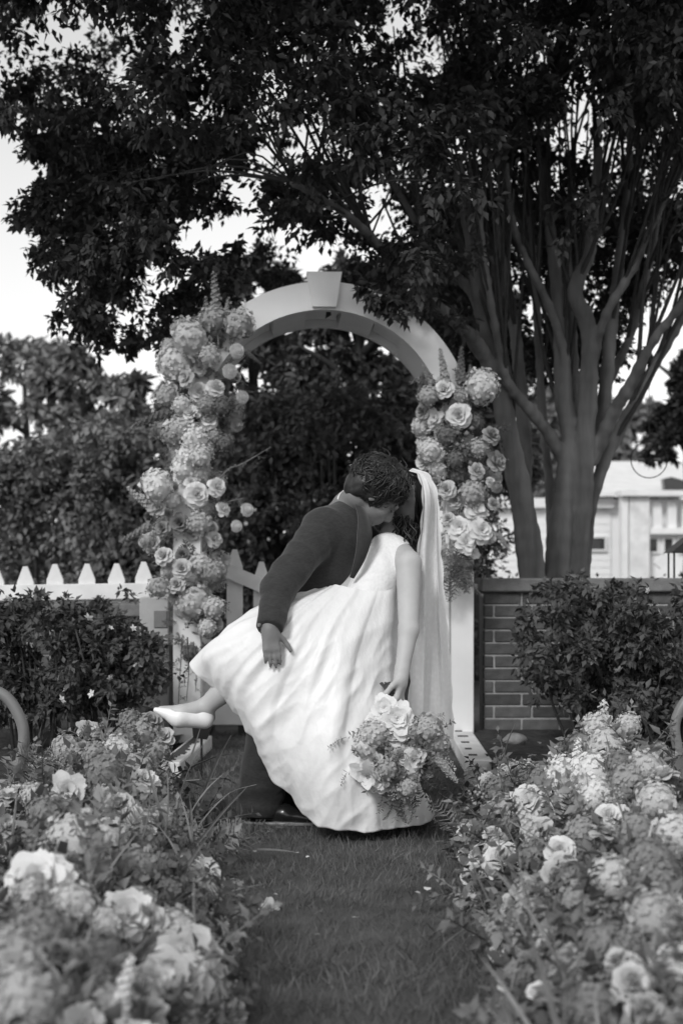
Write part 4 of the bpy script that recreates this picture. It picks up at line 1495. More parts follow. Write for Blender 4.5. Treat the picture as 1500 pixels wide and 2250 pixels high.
arch_arrangement('long cascade of roses and hydrangeas on the arch leg before the big tree', RIGHT_EX,
    [(985, 815, 50), (1005, 860, 75), (1005, 930, 82), (1005, 1000, 85), (1020, 1070, 75), (1030, 1140, 60), (1020, 1200, 45), (1010, 1260, 25)],
    60, 110, 43, [(980, 850, 966, 764, K_), (1012, 850, 1012, 760, GL), (1030, 860, 1032, 800, GL), (1085, 1165, 1122, 1212, K_), (950, 850, 925, 800, GL)],
    [([(1000, 1210), (1005, 1250), (1000, 1300)], GL), ([(1075, 1190), (1100, 1205), (1120, 1220)], GN)])
# feathery trail below the right cascade
fe = [o for o in bpy.data.objects if o.name.startswith('floral_arrangement')][-1]
for i in range(16):
    p = P(1000 + FR.uniform(-25, 30), 1200 + FR.uniform(-10, 50), 7.36)
    put(fe, 'fern_frond', p, (FR.uniform(-.4, .4), -.25, -1), FR.uniform(.13, .24), FR.choice((GL, GN, GL)))

# ------------------------------------------------------------------ flower banks on the lawn
def bank_height(X, Y, side):
    inner = np.interp(Y, [2.0, 2.9, 3.6, 4.3, 4.8, 5.4, 6.2], [.16, .22, .32, .36, .47, .52, .62]) if side < 0 else np.interp(Y, [2.0, 2.9, 3.6, 4.8, 5.6], [.30, .34, .37, .40, .46])
    d = side * X - inner
    if d < 0: return 0.0
    near = np.interp(d, [0, .12, .35, .8, 2], [.03, .15, .29, .33, .3])
    if side < 0: far = np.interp(d, [0, .12, .3, .45, .7, .95, 2], [.03, .12, .36, .36, .15, .08, .06])
    else: far = np.interp(d, [0, .12, .3, .5, .68, .9, 2], [.03, .16, .22, .40, .33, .2, .16])
    w = np.interp(Y, [3.7, 4.4], [0, 1])
    return float((near * (1 - w) + far * w) * np.interp(Y, [1.9, 2.3, 5.2, 5.7], [.8, 1.0, 1.0, .5]))

def bank_hit(px, py, side, frac=1.0):
    """walk along the pixel's ray until it meets the bank's surface"""
    for Y in np.arange(1.9, 6.2, .02):
        p = P(px, py, Y)
        if p[2] <= bank_height(p[0], Y, side) * frac and p[2] > -.02:
            return p
        if p[2] < 0: return P(px, py, Y)
    return P(px, py, 5.2)

def bank(side, y0, y1, label, explicit, n_fill, n_leaf, n_strap, seed, x_max, spikes=()):
    global FR
    FR = random.Random(seed)
    ym = (y0 + y1) / 2
    e = empty('flower_bank', (side * .7, ym, 0))
    tag(e, label, 'flowers', 'flower banks lining the aisle')
    for x, y, r, kind, m in explicit:
        p = bank_hit(x, y, side)
        put(e, kind, p, (FR.uniform(-.4, .4) - side * .3, -.9, .5 + FR.uniform(-.2, .4)), r * p[1] / F * (1.5 if kind == 'open_bloom' else 1.3), m)
    def sample():
        for _ in range(200):
            Y = FR.uniform(y0, y1)
            X = side * FR.uniform(.15, x_max * Y / 5.0 + .25)
            h = bank_height(X, Y, side)
            if h > .03: return np.array([X, Y, h])
        return np.array([side * .8, ym, .3])
    for i in range(n_fill):
        p = sample()
        q = p * np.array([1, 1, FR.uniform(.45, 1.08)])
        kind, m, r = FR.choice((('rose', C_, .042), ('rose', W_, .042), ('rose', K_, .036), ('hydrangea', K_, .055), ('hydrangea', D_, .055), ('hydrangea', C_, .055), ('hydrangea', GL, .06), ('bud_cluster', K_, .045), ('bud_cluster', GL, .045), ('open_bloom', W_, .045), ('open_bloom', C_, .045), ('open_bloom', C_, .05), ('hydrangea', C_, .05)))
        put(e, kind, q, (FR.uniform(-.6, .6) - side * .25, FR.uniform(-1, .1), FR.uniform(.3, 1)), r * FR.uniform(.75, 1.25), m)
    for i in range(n_leaf):
        p = sample()
        q = p * np.array([1, 1, FR.uniform(.15, .85)])
        kind = FR.choice(('leaf_sprig',) * 7 + ('fern_frond',))
        put(e, kind, q, (FR.uniform(-.7, .7) - side * .3, FR.uniform(-.8, .5), FR.uniform(.3, 1.2)), FR.uniform(.10, .22), FR.choice((GN, GL, GN, GL, GD)))
    for i in range(2):
        p = sample()
        put(e, 'flower_spike', p * np.array([1, 1, .7]), (FR.uniform(-.4, .4) - side * .1, FR.uniform(-.4, .1), 1), FR.uniform(.13, .22), FR.choice((C_, GL, K_, W_)))
    for i in range(n_strap):
        p = sample()
        q = p * np.array([1, 1, .1])
        put(e, 'strap_leaf', q, (FR.uniform(-.6, .6) - side * .15, FR.uniform(-.4, .4), 1), FR.uniform(.22, .4), GL)
    for (xa, ya, xb, yb, Y, m, kind) in spikes:
        a, b_ = P(xa, ya, Y), P(xb, yb, Y - .05)
        put(e, kind, a, b_ - a, np.linalg.norm(b_ - a), m)
    # close ground-hugging greenery that nobody could count
    rng = np.random.default_rng(seed)
    pos = []
    while len(pos) < 4600:
        p = sample()
        pos.append(p * np.array([1, 1, rng.uniform(.0, .92)]) + rng.normal(0, .015, 3))
    pos = np.array(pos)
    pos[:, 2] = np.maximum(pos[:, 2], .01)
    d = rng.normal(0, .7, (len(pos), 3)) + np.array([-side * .3, -.3, .5])
    v, f = scatter(LEAF_V, LEAF_F, pos - np.array(e.location), frames(d, rng.normal(0, .7, len(pos))), rng.uniform(.025, .065, len(pos)))
    half = len(pos) // 2
    for k, (m, sl) in enumerate(((GN, slice(0, half)), (GL, slice(half, None)))):
        vv = v.reshape(len(pos), -1, 3)[sl].reshape(-1, 3)
        ff = f[:len(vv) // 5 * 4]
        o = obj('greenery', mesh_np('greenery', vv, ff, False), m, e)
        o['kind'] = 'stuff'
    return e

LB_FAR = [(301, 1812, 31, 'open_bloom', W_), (163, 1856, 62, 'hydrangea', C_), (235, 1840, 40, 'hydrangea', C_), (310, 1610, 34, 'hydrangea', K_), (270, 1640, 36, 'hydrangea', GL), (230, 1700, 40, 'hydrangea', GL), (300, 1690, 36, 'hydrangea', K_), (345, 1650, 30, 'hydrangea', K_), (340, 1730, 34, 'hydrangea', GL), (150, 1740, 32, 'open_bloom', C_), (100, 1790, 34, 'hydrangea', GL), (400, 1850, 40, 'bud_cluster', GL), (450, 1860, 36, 'bud_cluster', GL), (500, 1850, 34, 'hydrangea', GL), (260, 1770, 30, 'rose', C_), (380, 1790, 28, 'hydrangea', K_), (210, 1660, 26, 'hydrangea', K_), (285, 1585, 24, 'hydrangea', GL), (330, 1590, 26, 'rose', K_), (360, 1620, 22, 'rose', C_)]
LB_NEAR = [(436, 1926, 38, 'open_bloom', W_), (285, 2015, 46, 'open_bloom', W_), (330, 2040, 40, 'open_bloom', C_), (89, 1935, 54, 'open_bloom', W_), (406, 2117, 70, 'open_bloom', C_), (380, 2150, 60, 'open_bloom', C_), (513, 1949, 17, 'rose', W_), (299, 1907, 44, 'hydrangea', K_), (350, 1910, 36, 'hydrangea', D_), (310, 1990, 36, 'hydrangea', K_), (430, 2010, 34, 'hydrangea', D_), (520, 2030, 26, 'rose', K_), (560, 1990, 20, 'rose', D_), (455, 2190, 44, 'hydrangea', C_), (310, 2240, 44, 'open_bloom', C_), (90, 2050, 60, 'hydrangea', GL), (160, 1990, 46, 'hydrangea', C_), (500, 2100, 30, 'hydrangea', K_), (590, 2000, 18, 'open_bloom', C_), (210, 2120, 60, 'hydrangea', GL), (60, 2200, 70, 'hydrangea', K_), (230, 2210, 50, 'hydrangea', K_), (370, 1960, 30, 'hydrangea', D_), (500, 1990, 24, 'hydrangea', D_)]
RB_FAR = [(1164, 1767, 36, 'open_bloom', W_), (1304, 1700, 42, 'hydrangea', W_), (1310, 1750, 38, 'hydrangea', W_), (1253, 1772, 31, 'open_bloom', C_), (1240, 1700, 36, 'hydrangea', W_), (1335, 1795, 28, 'rose', W_), (1330, 1640, 38, 'hydrangea', C_), (1310, 1600, 30, 'hydrangea', C_), (1100, 1740, 36, 'hydrangea', GL), (1060, 1770, 38, 'bud_cluster', K_), (1110, 1790, 36, 'hydrangea', K_), (1050, 1720, 30, 'hydrangea', K_), (1190, 1720, 34, 'hydrangea', GL), (1030, 1800, 28, 'hydrangea', GL), (1280, 1830, 36, 'hydrangea', K_), (1380, 1720, 40, 'hydrangea', K_), (1440, 1760, 40, 'hydrangea', C_), (1180, 1830, 34, 'rose', C_), (1120, 1700, 26, 'hydrangea', C_), (1360, 1680, 30, 'hydrangea', GL)]
RB_NEAR = [(1103, 1893, 38, 'rose', W_), (1047, 1921, 30, 'rose', W_), (1388, 2164, 46, 'rose', C_), (1420, 2220, 40, 'rose', C_), (1490, 2117, 44, 'rose', W_), (1220, 1935, 32, 'open_bloom', C_), (1029, 1996, 29, 'open_bloom', C_), (1145, 2010, 25, 'hydrangea', K_), (1099, 2052, 34, 'hydrangea', K_), (1180, 2010, 30, 'hydrangea', C_), (1190, 2060, 36, 'hydrangea', GL), (1160, 2130, 34, 'open_bloom', GL), (1280, 1990, 50, 'hydrangea', K_), (1350, 1940, 52, 'hydrangea', C_), (1430, 1900, 54, 'hydrangea', GL), (1330, 2080, 56, 'hydrangea', GL), (1440, 2020, 60, 'hydrangea', K_), (1250, 2130, 48, 'hydrangea', K_), (1300, 2220, 60, 'hydrangea', GL), (1180, 1880, 36, 'hydrangea', GL), (1160, 1960, 34, 'rose', K_), (1230, 1870, 30, 'rose', W_), (1480, 1840, 46, 'hydrangea', C_), (1400, 1830, 40, 'hydrangea', K_)]
bank(-1, 4.0, 5.4, 'bank of hydrangeas, pale blooms and strap leaves below the raised white shoe', LB_FAR, 70, 90, 20, 61, .95,
     [(300, 1700, 285, 1560, 5.0, GL, 'flower_spike'), (250, 1690, 243, 1540, 5.15, GN, 'strap_leaf'), (260, 1760, 440, 1640, 5.2, GL, 'leaf_sprig'), (300, 1780, 480, 1560, 5.3, GN, 'strap_leaf'), (350, 1800, 470, 1600, 5.3, GL, 'strap_leaf'), (400, 1830, 440, 1700, 4.6, GL, 'strap_leaf'), (425, 1830, 487, 1735, 4.6, GL, 'strap_leaf'), (150, 1720, -20, 1690, 5.0, GL, 'strap_leaf'), (180, 1740, 0, 1715, 5.0, GL, 'strap_leaf'), (160, 1700, 40, 1690, 5.1, GN, 'strap_leaf'), (480, 1870, 640, 1850, 4.5, GL, 'strap_leaf'), (480, 1880, 600, 1870, 4.5, GL, 'fern_frond')])
bank(-1, 2.15, 3.95, 'bank of big ruffled white blooms and grasses at the aisle on the fence side', LB_NEAR, 70, 90, 22, 62, .75,
     [(60, 2250, 150, 1980, 2.5, GL, 'strap_leaf'), (130, 2250, 200, 2020, 2.5, GL, 'strap_leaf'), (0, 2250, 60, 1950, 2.6, GL, 'strap_leaf'), (200, 2250, 120, 2040, 2.5, GN, 'strap_leaf')])
bank(1, 4.0, 5.55, 'bank of white hydrangeas rising to a pale spike before the brick wall bed', RB_FAR, 75, 90, 8, 63, .95,
     [(1322, 1720, 1325, 1535, 5.1, C_, 'flower_spike'), (1345, 1720, 1360, 1570, 5.05, GL, 'flower_spike'), (1290, 1700, 1260, 1600, 5.1, GL, 'flower_spike'), (1230, 1720, 1240, 1610, 5.2, GN, 'strap_leaf'), (1070, 1770, 950, 1775, 5.0, GL, 'strap_leaf'), (1070, 1790, 960, 1815, 5.0, GL, 'strap_leaf'), (1080, 1800, 975, 1790, 5.0, GN, 'strap_leaf')])
bank(1, 2.15, 3.95, 'bank of large open roses and loose greenery at the aisle on the wall side', RB_NEAR, 75, 90, 16, 64, .75,
     [(1100, 1990, 885, 2140, 3.4, GL, 'strap_leaf'), (1060, 1985, 930, 2030, 3.6, GN, 'leaf_sprig'), (1040, 1960, 915, 1935, 3.9, GN, 'leaf_sprig'), (1140, 2100, 1110, 2190, 2.9, GL, 'strap_leaf'), (1100, 1995, 940, 2070, 3.5, GL, 'strap_leaf')])
# ------------------------------------------------------------------ people: smooth blended volumes meshed by surface nets
def basis(f, u):
    f = nrm(f); s = nrm(np.cross(u, f)); u = np.cross(f, s)
    return f, s, u          # forward, left, up

def hand_prims(w, d, n, thumb, curl=(.5, .5, .5, .5), size=1.0, thumb_curl=.5):
    """w wrist, d finger direction, n palm side, thumb = direction of the thumb side"""
    d = nrm(d); t = nrm(np.asarray(thumb) - d * np.dot(thumb, d)); n = nrm(np.asarray(n) - d * np.dot(n, d) - t * np.dot(n, t))
    S = size
    HK = (.005,)
    pr = [rc(w - d * .02, w + d * .03 * S, .026 * S, .028 * S)]
    for k, o in enumerate((.028, .010, -.009, -.027)):
        pr.append(rc(w + d * .02 * S + t * o * .6 * S, w + d * .088 * S + t * o * S, .016 * S, .0125 * S))
    for k, (o, L) in enumerate(((.030, .068), (.011, .078), (-.009, .073), (-.027, .057))):
        p = w + d * .088 * S + t * o * S
        a = .35 * curl[k]
        r = .0098 * S
        for seg, fr in enumerate((.45, .32, .26)):
            dd = d * math.cos(a) + n * math.sin(a) + t * o * 1.2
            q = p + nrm(dd) * L * fr * S
            pr.append(rc(p, q, r, r * .88) + HK)
            p, r = q, r * .88
            a += curl[k]
    p = w + d * .022 * S + t * .024 * S
    q = p + nrm(d * .6 + t * .75 + n * .35) * .042 * S
    pr.append(rc(p, q, .015 * S, .0125 * S))
    e = q + nrm(d * .9 + t * (.5 - thumb_curl * .6) + n * (.2 + thumb_curl * .5)) * .034 * S
    pr.append(rc(q, e, .0115 * S, .0105 * S) + HK)
    g = e + nrm(d * .95 + t * (.3 - thumb_curl) + n * (.2 + thumb_curl)) * .026 * S
    pr.append(rc(e, g, .0105 * S, .0085 * S) + HK)
    return pr

def head_prims(C, f, u, S=1.0):
    f, s, u = basis(f, u)
    R = np.stack([f, s, u], 1)
    at = lambda a, b, c: C + (f * a + s * b + u * c) * S
    pr = [el(at(-.012, 0, .025), np.array([.094, .074, .088]) * S, R), el(at(.035, 0, -.035), np.array([.058, .060, .075]) * S, R), el(at(.055, 0, -.085), np.array([.036, .036, .028]) * S, R),
          rc(at(.085, 0, .005), at(.108, 0, -.032), .008 * S, .0115 * S), rc(at(.098, -.012, -.036), at(.098, .012, -.036), .008 * S, .008 * S),
          el(at(.088, 0, -.058), np.array([.011, .022, .006]) * S, R), el(at(.086, 0, -.069), np.array([.011, .018, .006]) * S, R),
          rc(at(.082, -.045, .018), at(.088, -.012, .016), .008 * S, .008 * S), rc(at(.082, .045, .018), at(.088, .012, .016), .008 * S, .008 * S)]
    for q in (-1, 1):
        pr.append(el(at(-.01, q * .076, -.018), np.array([.018, .008, .029]) * S, R))
        pr.append(el(at(.058, q * .045, -.03), np.array([.022, .018, .02]) * S, R))
    subs = [el(at(.096, q * .030, -.003), np.array([.014, .016, .010]) * S, R) for q in (-1, 1)]
    return pr, subs, at, R

def locks(C, R, radii, roots, flow, n, length, width, seed, wave=.012, gravity=0.0):
    """hair locks: flat tapering tubes lying over the skull"""
    rng = np.random.default_rng(seed)
    A = Acc()
    for i in range(n):
        d = roots(rng)
        p = C + R @ (d * radii)
        pts = [p]
        v = R @ nrm(flow(d, rng))
        L = length * rng.uniform(.6, 1.25)
        ph = rng.uniform(0, 6)
        q = p
        for k in range(7):
            out = nrm(R @ ((R.T @ (q - C)) / radii ** 2))
            v = nrm(v - out * np.dot(v, out) * .8 + rng.normal(0, .16, 3) + np.array([0, 0, -gravity]) + wave * 9 * math.sin(ph + k * 1.3) * np.cross(out, v))
            q = q + v * L / 7
            loc = R.T @ (q - C) / radii
            rr_ = np.linalg.norm(loc)
            if rr_ < 1.0: q = C + R @ (loc / rr_ * radii * 1.0)
            pts.append(q)
        w = width * rng.uniform(.6, 1.3)
        vv, ff = tube_np(spline(pts, 10), w * np.array([.7, .95, 1, 1, .95, .85, .75, .6, .4, .12]), 5, False)
        A.add(vv, np.array(ff))
    return A

# ---- groom
HC = P(829, 1080, 5.19)
hf, hu = np.array([.62, .22, -.76]), np.array([.76, -.04, .62])
hp, hs, hat, HR = head_prims(HC, hf, hu, 1.0)
neckb = P(768, 1118, 5.27)
Rs, Ls = P(712, 1160, 5.13), P(770, 1165, 5.44)
Re, Rw = P(614, 1288, 4.96), P(592, 1382, 4.838)
Le, Lw = P(850, 1235, 5.46), P(892, 1138, 5.33)
hipR, hipL = P(652, 1345, 5.22), P(672, 1345, 5.40)
kR, aR = P(597, 1575, 5.18), P(567, 1778, 5.20)
kL, aL = P(690, 1590, 5.36), P(622, 1775, 5.40)
groom_pr = hp + [rc(hat(-.03, 0, -.06), neckb, .056, .060)] + [
    rc(neckb, P(735, 1190, 5.29), .07, .12), rc(P(735, 1190, 5.29), P(690, 1300, 5.3), .12, .115), rc(P(690, 1300, 5.3), P(662, 1345, 5.31), .115, .12),
    rc(neckb, Rs, .05, .055), rc(neckb, Ls, .05, .055), rc(Rs, Re, .05, .042), rc(Re, Rw, .040, .028), rc(Ls, Le, .05, .042), rc(Le, Lw, .040, .028),
    rc(hipR, kR, .085, .058), rc(kR, aR, .055, .038), rc(hipL, kL, .085, .058), rc(kL, aL, .055, .038),
    rc(aR, aR + np.array([.11, -.02, -.035]), .035, .028), rc(aL, aL + np.array([.11, -.02, -.035]), .035, .028)]
groom_pr += hand_prims(Rw, np.array([.10, -.20, -.9]), (-.1, .95, .1), (.95, .1, .0), (.30, .22, .24, .34), .80, -.1)
groom_pr += hand_prims(Lw, P(890, 1050, 5.235) - Lw, (.35, .9, 0), (-.95, .1, 0), (.12, .1, .1, .14), .92, .3)
V, Q = sdf_mesh('person', groom_pr, .0052, .014, hs)
V = relax(V, Q, 1, .4)
GO = np.array([P(650, 1350, 5.3)[0], 5.3, 0])
groom = obj('person', mesh_np('person', V - GO, Q), M_SKIN, None, GO)
tag(groom, 'dark haired man in a dark suit bending forward to kiss a woman in white', 'person')
def part(name, V, Q, m, root, O, smooth=True):
    return obj(name, mesh_np(name, V - O, Q, smooth), m, root)

J = []
ax_t = nrm(P(768, 1118, 5.27) - P(690, 1300, 5.3))
for dy in (-.085, .09):
    J += [rc(P(662, 1332, 5.30 + dy), P(700, 1255, 5.29 + dy), .108, .112), rc(P(700, 1255, 5.29 + dy), P(738, 1185, 5.28 + dy), .112, .108)]
    J += [rc(P(738, 1180, 5.28 + dy), P(764, 1140, 5.27 + dy * .6), .098, .066)]
J += [rc(P(764, 1140, 5.27), P(770, 1118, 5.265), .072, .064, (P(772, 1106, 5.26), ax_t))]
J += [rc(P(742, 1150, 5.2), Rs, .07, .07), rc(P(742, 1150, 5.32), Ls, .07, .07)]
J += [el(P(700, 1150, 5.22), (.06, .09, .05))]
J += [rc(Rs, Re, .071, .057), rc(Re, Rw + (Rw - Re) * .02, .056, .045, (Rw - nrm(Rw - Re) * .002, Rw - Re))]
J += [rc(Ls, Le, .074, .06), rc(Le, Lw - (Lw - Le) * .12, .06, .046, (Lw - (Lw - Le) * .12, Lw - Le))]
V, Q = sdf_mesh('jacket', J, .0062, .028)
# creases: strong at the elbow and the arm pit, light elsewhere
w_el = np.exp(-(np.linalg.norm(V - Re, axis=1) / .13) ** 2) + .8 * np.exp(-(np.linalg.norm(V - (Rs + (Re - Rs) * .4), axis=1) / .14) ** 2) + .28
arm = nrm(Rw - Rs)
Ra = np.stack([arm, nrm(np.cross(arm, (0, 1, 0))), nrm(np.cross(arm, np.cross(arm, (0, 1, 0))))], 1)
V = wrinkle(V, Q, .0055, 11, (1.3, .65, .65), Ra, 2.0, w_el)
jk = part('jacket', V, Q, M_SUIT, groom, GO)
for i in range(4):                     # cuff buttons on the sleeve
    c = Rw + (Re - Rw) * (.10 + .085 * i)
    side = nrm(np.array([-.75, -.65, 0]))
    b = MB(); b.tube([c + side * .045 - GO, c + side * .052 - GO], .0065, 10)
    obj('cuff_button', b.mesh('cuff_button'), M_PIPE, jk)
# front edge and lapel of the jacket, collar roll
def ribbon(pts, w, normal, thick=.006):
    pts = spline(pts, 24); n_ = len(pts)
    tn = np.gradient(pts, axis=0); tn /= np.linalg.norm(tn, axis=1)[:, None]
    nn = np.array([nrm(normal)] * n_) if np.ndim(normal) == 1 else np.asarray(normal)
    sd = np.cross(tn, nn); sd /= np.linalg.norm(sd, axis=1)[:, None]
    ww = np.interp(np.linspace(0, 1, n_), np.linspace(0, 1, len(w)), w)[:, None]
    a, b_, c, d = pts - sd * ww, pts + sd * ww, pts + sd * ww + nn * thick, pts - sd * ww + nn * thick
    v = np.stack([a, b_, c, d], 1).reshape(-1, 3)
    f = [[i * 4 + j, i * 4 + (j + 1) % 4, i * 4 + 4 + (j + 1) % 4, i * 4 + 4 + j] for i in range(n_ - 1) for j in range(4)]
    f += [[3, 2, 1, 0], [4 * n_ - 4, 4 * n_ - 3, 4 * n_ - 2, 4 * n_ - 1]]
    return np.array(v), f
v, f = ribbon([P(781, 1102, 5.165), P(797, 1135, 5.12), P(800, 1175, 5.085), P(790, 1225, 5.07), P(772, 1270, 5.08)], [.008, .022, .03, .02, .008], (.45, -.9, .1))
lm = mesh_np('lapel', v - GO, f); fix_normals(lm)
obj('lapel', lm, M_LAPEL, jk)
v, f = ribbon([P(757, 1100, 5.34), P(759, 1092, 5.27), P(768, 1095, 5.20), P(782, 1108, 5.165)], [.02, .022, .022, .016], np.array([nrm((-.6, -.5, .55))] * 24))
lm = mesh_np('collar', v - GO, f); fix_normals(lm)
obj('collar', lm, M_LAPEL, jk)
# shirt collar: band round the neck
cn = neckb + nrm(hat(-.03, 0, -.06) - neckb) * .028
axn = nrm(hat(-.03, 0, -.06) - neckb)
b1 = nrm(np.cross(axn, (0, 1, 0))); b2 = np.cross(axn, b1)
th = np.linspace(0, 2 * math.pi, 28, endpoint=False)
rings = [cn + axn * a + r * (np.cos(th)[:, None] * b1 + np.sin(th)[:, None] * b2) for a, r in ((-.012, .066), (.016, .063), (.016, .059), (-.012, .062))]
v = np.concatenate(rings)
f = [[k * 28 + j, k * 28 + (j + 1) % 28, ((k + 1) % 4) * 28 + (j + 1) % 28, ((k + 1) % 4) * 28 + j] for k in range(4) for j in range(28)]
lm = mesh_np('shirt_collar', v - GO, f); fix_normals(lm)
obj('shirt_collar', lm, M_SHIRT, groom)
# trousers with a soft break over the shoes
T = [rc(P(660, 1340, 5.24), P(660, 1340, 5.38), .115, .115)]
zc = .035
T += [rc(hipR, kR, .108, .084), rc(kR, aR + np.array([0, 0, -.03]), .083, .073, ((0, 0, zc), (0, 0, -1))), rc(hipL, kL, .108, .084), rc(kL, aL + np.array([0, 0, -.03]), .083, .073, ((0, 0, zc), (0, 0, -1)))]
V, Q = sdf_mesh('trousers', T, .0065, .02)
w_k = .35 + 1.2 * np.exp(-((V[:, 2] - .14) / .09) ** 2)
V = wrinkle(V, Q, .0095, 11, (.55, .55, 1.3), np.eye(3), 5.0, w_k)
part('trousers', V, Q, M_SUIT, groom, GO)
for a_ in (aR, aL):
    o0 = np.array([a_[0], a_[1], 0])
    S_ = [rc(o0 + (-.015, 0, .04), o0 + (.10, -.025, .036), .034, .036), rc(o0 + (.10, -.025, .036), o0 + (.185, -.045, .024), .036, .022), rc(o0 + (0, 0, .05), o0 + (.03, 0, .085), .036, .034)]
    S_ = [p[:5] + (((0, 0, .012), (0, 0, -1)),) for p in S_]
    V, Q = sdf_mesh('shoe', S_, .005, .02)
    sh = part('shoe', V, Q, M_SHOE, groom, GO)
    so = [rc(o0 + (-.02, 0, .006), o0 + (.10, -.025, .006), .036, .040), rc(o0 + (.10, -.025, .006), o0 + (.19, -.046, .006), .040, .024)]
    so = [p[:5] + (((0, 0, .013), (0, 0, 1)),) for p in so]
    V, Q = sdf_mesh('sole', so, .005, .01)
    V[:, 2] = np.maximum(V[:, 2], .001)
    part('sole', V, Q, M_PIPE, sh, GO)
# hair: cap plus wavy locks swept back
hcap = [el(hat(-.018, 0, .034), np.array([.106, .088, .092]), HR), el(hat(-.055, 0, -.015), np.array([.060, .076, .080]), HR), el(hat(-.02, -.052, -.008), np.array([.038, .028, .042]), HR), el(hat(-.02, .052, -.008), np.array([.038, .028, .042]), HR)]
hsub = [el(hat(.105, 0, -.02), np.array([.062, .09, .075]), HR)]
V, Q = sdf_mesh('hair', hcap, .006, .02, hsub)
V = wrinkle(V, Q, .006, 26, (1, 1, .5), HR, 3.0)
hair = part('hair', V, Q, M_HAIR, groom, GO)
def roots_g(rng):
    while True:
        d = sphere_pts(1, rng)[0]
        if d[2] > -.97 and not (d[0] > .45 and d[2] < .35): return d
A = locks(hat(-.020, 0, .026), HR, np.array([.107, .091, .096]), roots_g, lambda d, r: d - np.array([-.35, .1, .93]) * (d @ np.array([-.35, .1, .93])) + r.normal(0, .28, 3) * .8, 1400, .06, .0027, 8, .016)
obj('hair_locks', mesh_np('hair_locks', np.concatenate(A.v) - GO, np.concatenate(A.q)), M_HAIR, hair)
for q in (-1, 1):                      # brows and closed eyes
    v, f = ribbon([hat(.088, q * .014, .018), hat(.087, q * .03, .024), hat(.072, q * .05, .018)], [.004, .005, .003], nrm(hf), .003)
    bm_ = mesh_np('eyebrow', v - GO, f); fix_normals(bm_)
    obj('eyebrow', bm_, M_HAIR, groom)
    v, f = ribbon([hat(.083, q * .018, -.004), hat(.086, q * .03, -.008), hat(.076, q * .043, -.004)], [.001, .002, .001], nrm(hf), .003)
    bm_ = mesh_np('eyelid', v - GO, f); fix_normals(bm_)
    obj('eyelid', bm_, M_HAIR, groom)

# ---- bride
BC_ = P(874, 1098, 5.385)
bp, bs, bat, BR = head_prims(BC_, np.array([-.80, -.42, .42]), np.array([.42, .05, .9]), .97)
bneck = P(862, 1192, 5.33)
bLs, bRs = P(897, 1238, 5.13), P(872, 1228, 5.46)
bLe, bLw = P(897, 1385, 5.03), P(881, 1484, 4.975)
bRe, bRw = P(815, 1200, 5.54), P(765, 1185, 5.50)
pel = P(720, 1385, 5.14)
kn1, an1 = P(572, 1438, 4.99), P(452, 1553, 5.06)
kn2, an2 = P(770, 1600, 5.10), P(800, 1772, 5.16)
toe1 = P(355, 1562, 5.02)
bride_pr = bp + [rc(bat(-.02, 0, -.07), bneck, .047, .05), rc(bneck, P(845, 1235, 5.30), .06, .088), rc(P(845, 1235, 5.30), P(790, 1302, 5.2), .088, .085), rc(P(790, 1302, 5.2), pel, .085, .11),
    rc(bneck, bLs, .042, .046), rc(bneck, bRs, .042, .046), rc(bLs, bLe, .046, .036), rc(bLe, bLw, .036, .0235), rc(bRs, bRe, .044, .034), rc(bRe, bRw, .034, .024),
    rc(pel, kn1, .085, .058), rc(kn1, P(520, 1492, 5.02), .055, .052), rc(P(520, 1492, 5.02), an1, .052, .031), rc(an1, P(400, 1566, 5.03), .030, .028), rc(P(400, 1566, 5.03), toe1, .028, .018), rc(an1, P(458, 1576, 5.07), .028, .025),
    rc(pel, kn2, .085, .055), rc(kn2, an2, .05, .03), rc(an2, an2 + np.array([-.09, -.02, -.05]), .028, .024)]
bride_pr += hand_prims(bLw, P(872, 1560, 4.96) - bLw, (-.9, -.15, 0), (-.35, -.95, 0), (.75, .75, .8, .85), .92, .75)
bride_pr += hand_prims(bRw, np.array([-.9, -.05, -.1]), (0, -1, 0), (0, 0, 1), (.3, .3, .3, .3), .9, .2)
V, Q = sdf_mesh('person', bride_pr, .0052, .013, bs)
V = relax(V, Q, 1, .4)
BO = np.array([pel[0], 5.15, 0])
bride = obj('person', mesh_np('person', V - BO, Q), M_SKINB, None, BO)
tag(bride, 'dark haired woman in a long white gown and lace veil leaning back in a kiss', 'person')
# bodice
Bd = []
for dy in (-.05, .05):
    Bd += [rc(P(852, 1222, 5.30 + dy), P(830, 1262, 5.25 + dy), .086, .090), rc(P(825, 1262, 5.25 + dy), P(803, 1318, 5.19 + dy * .8), .090, .086)]
Bd += [rc(P(868, 1218, 5.24), P(886, 1246, 5.17), .050, .040), el(P(812, 1240, 5.20), (.06, .06, .055))]
V, Q = sdf_mesh('bodice', Bd, .006, .025)
V = wrinkle(V, Q, .003, 14, (1, 1, .5), np.eye(3), 1.0)
part('bodice', V, Q, M_BODICE, bride, BO)
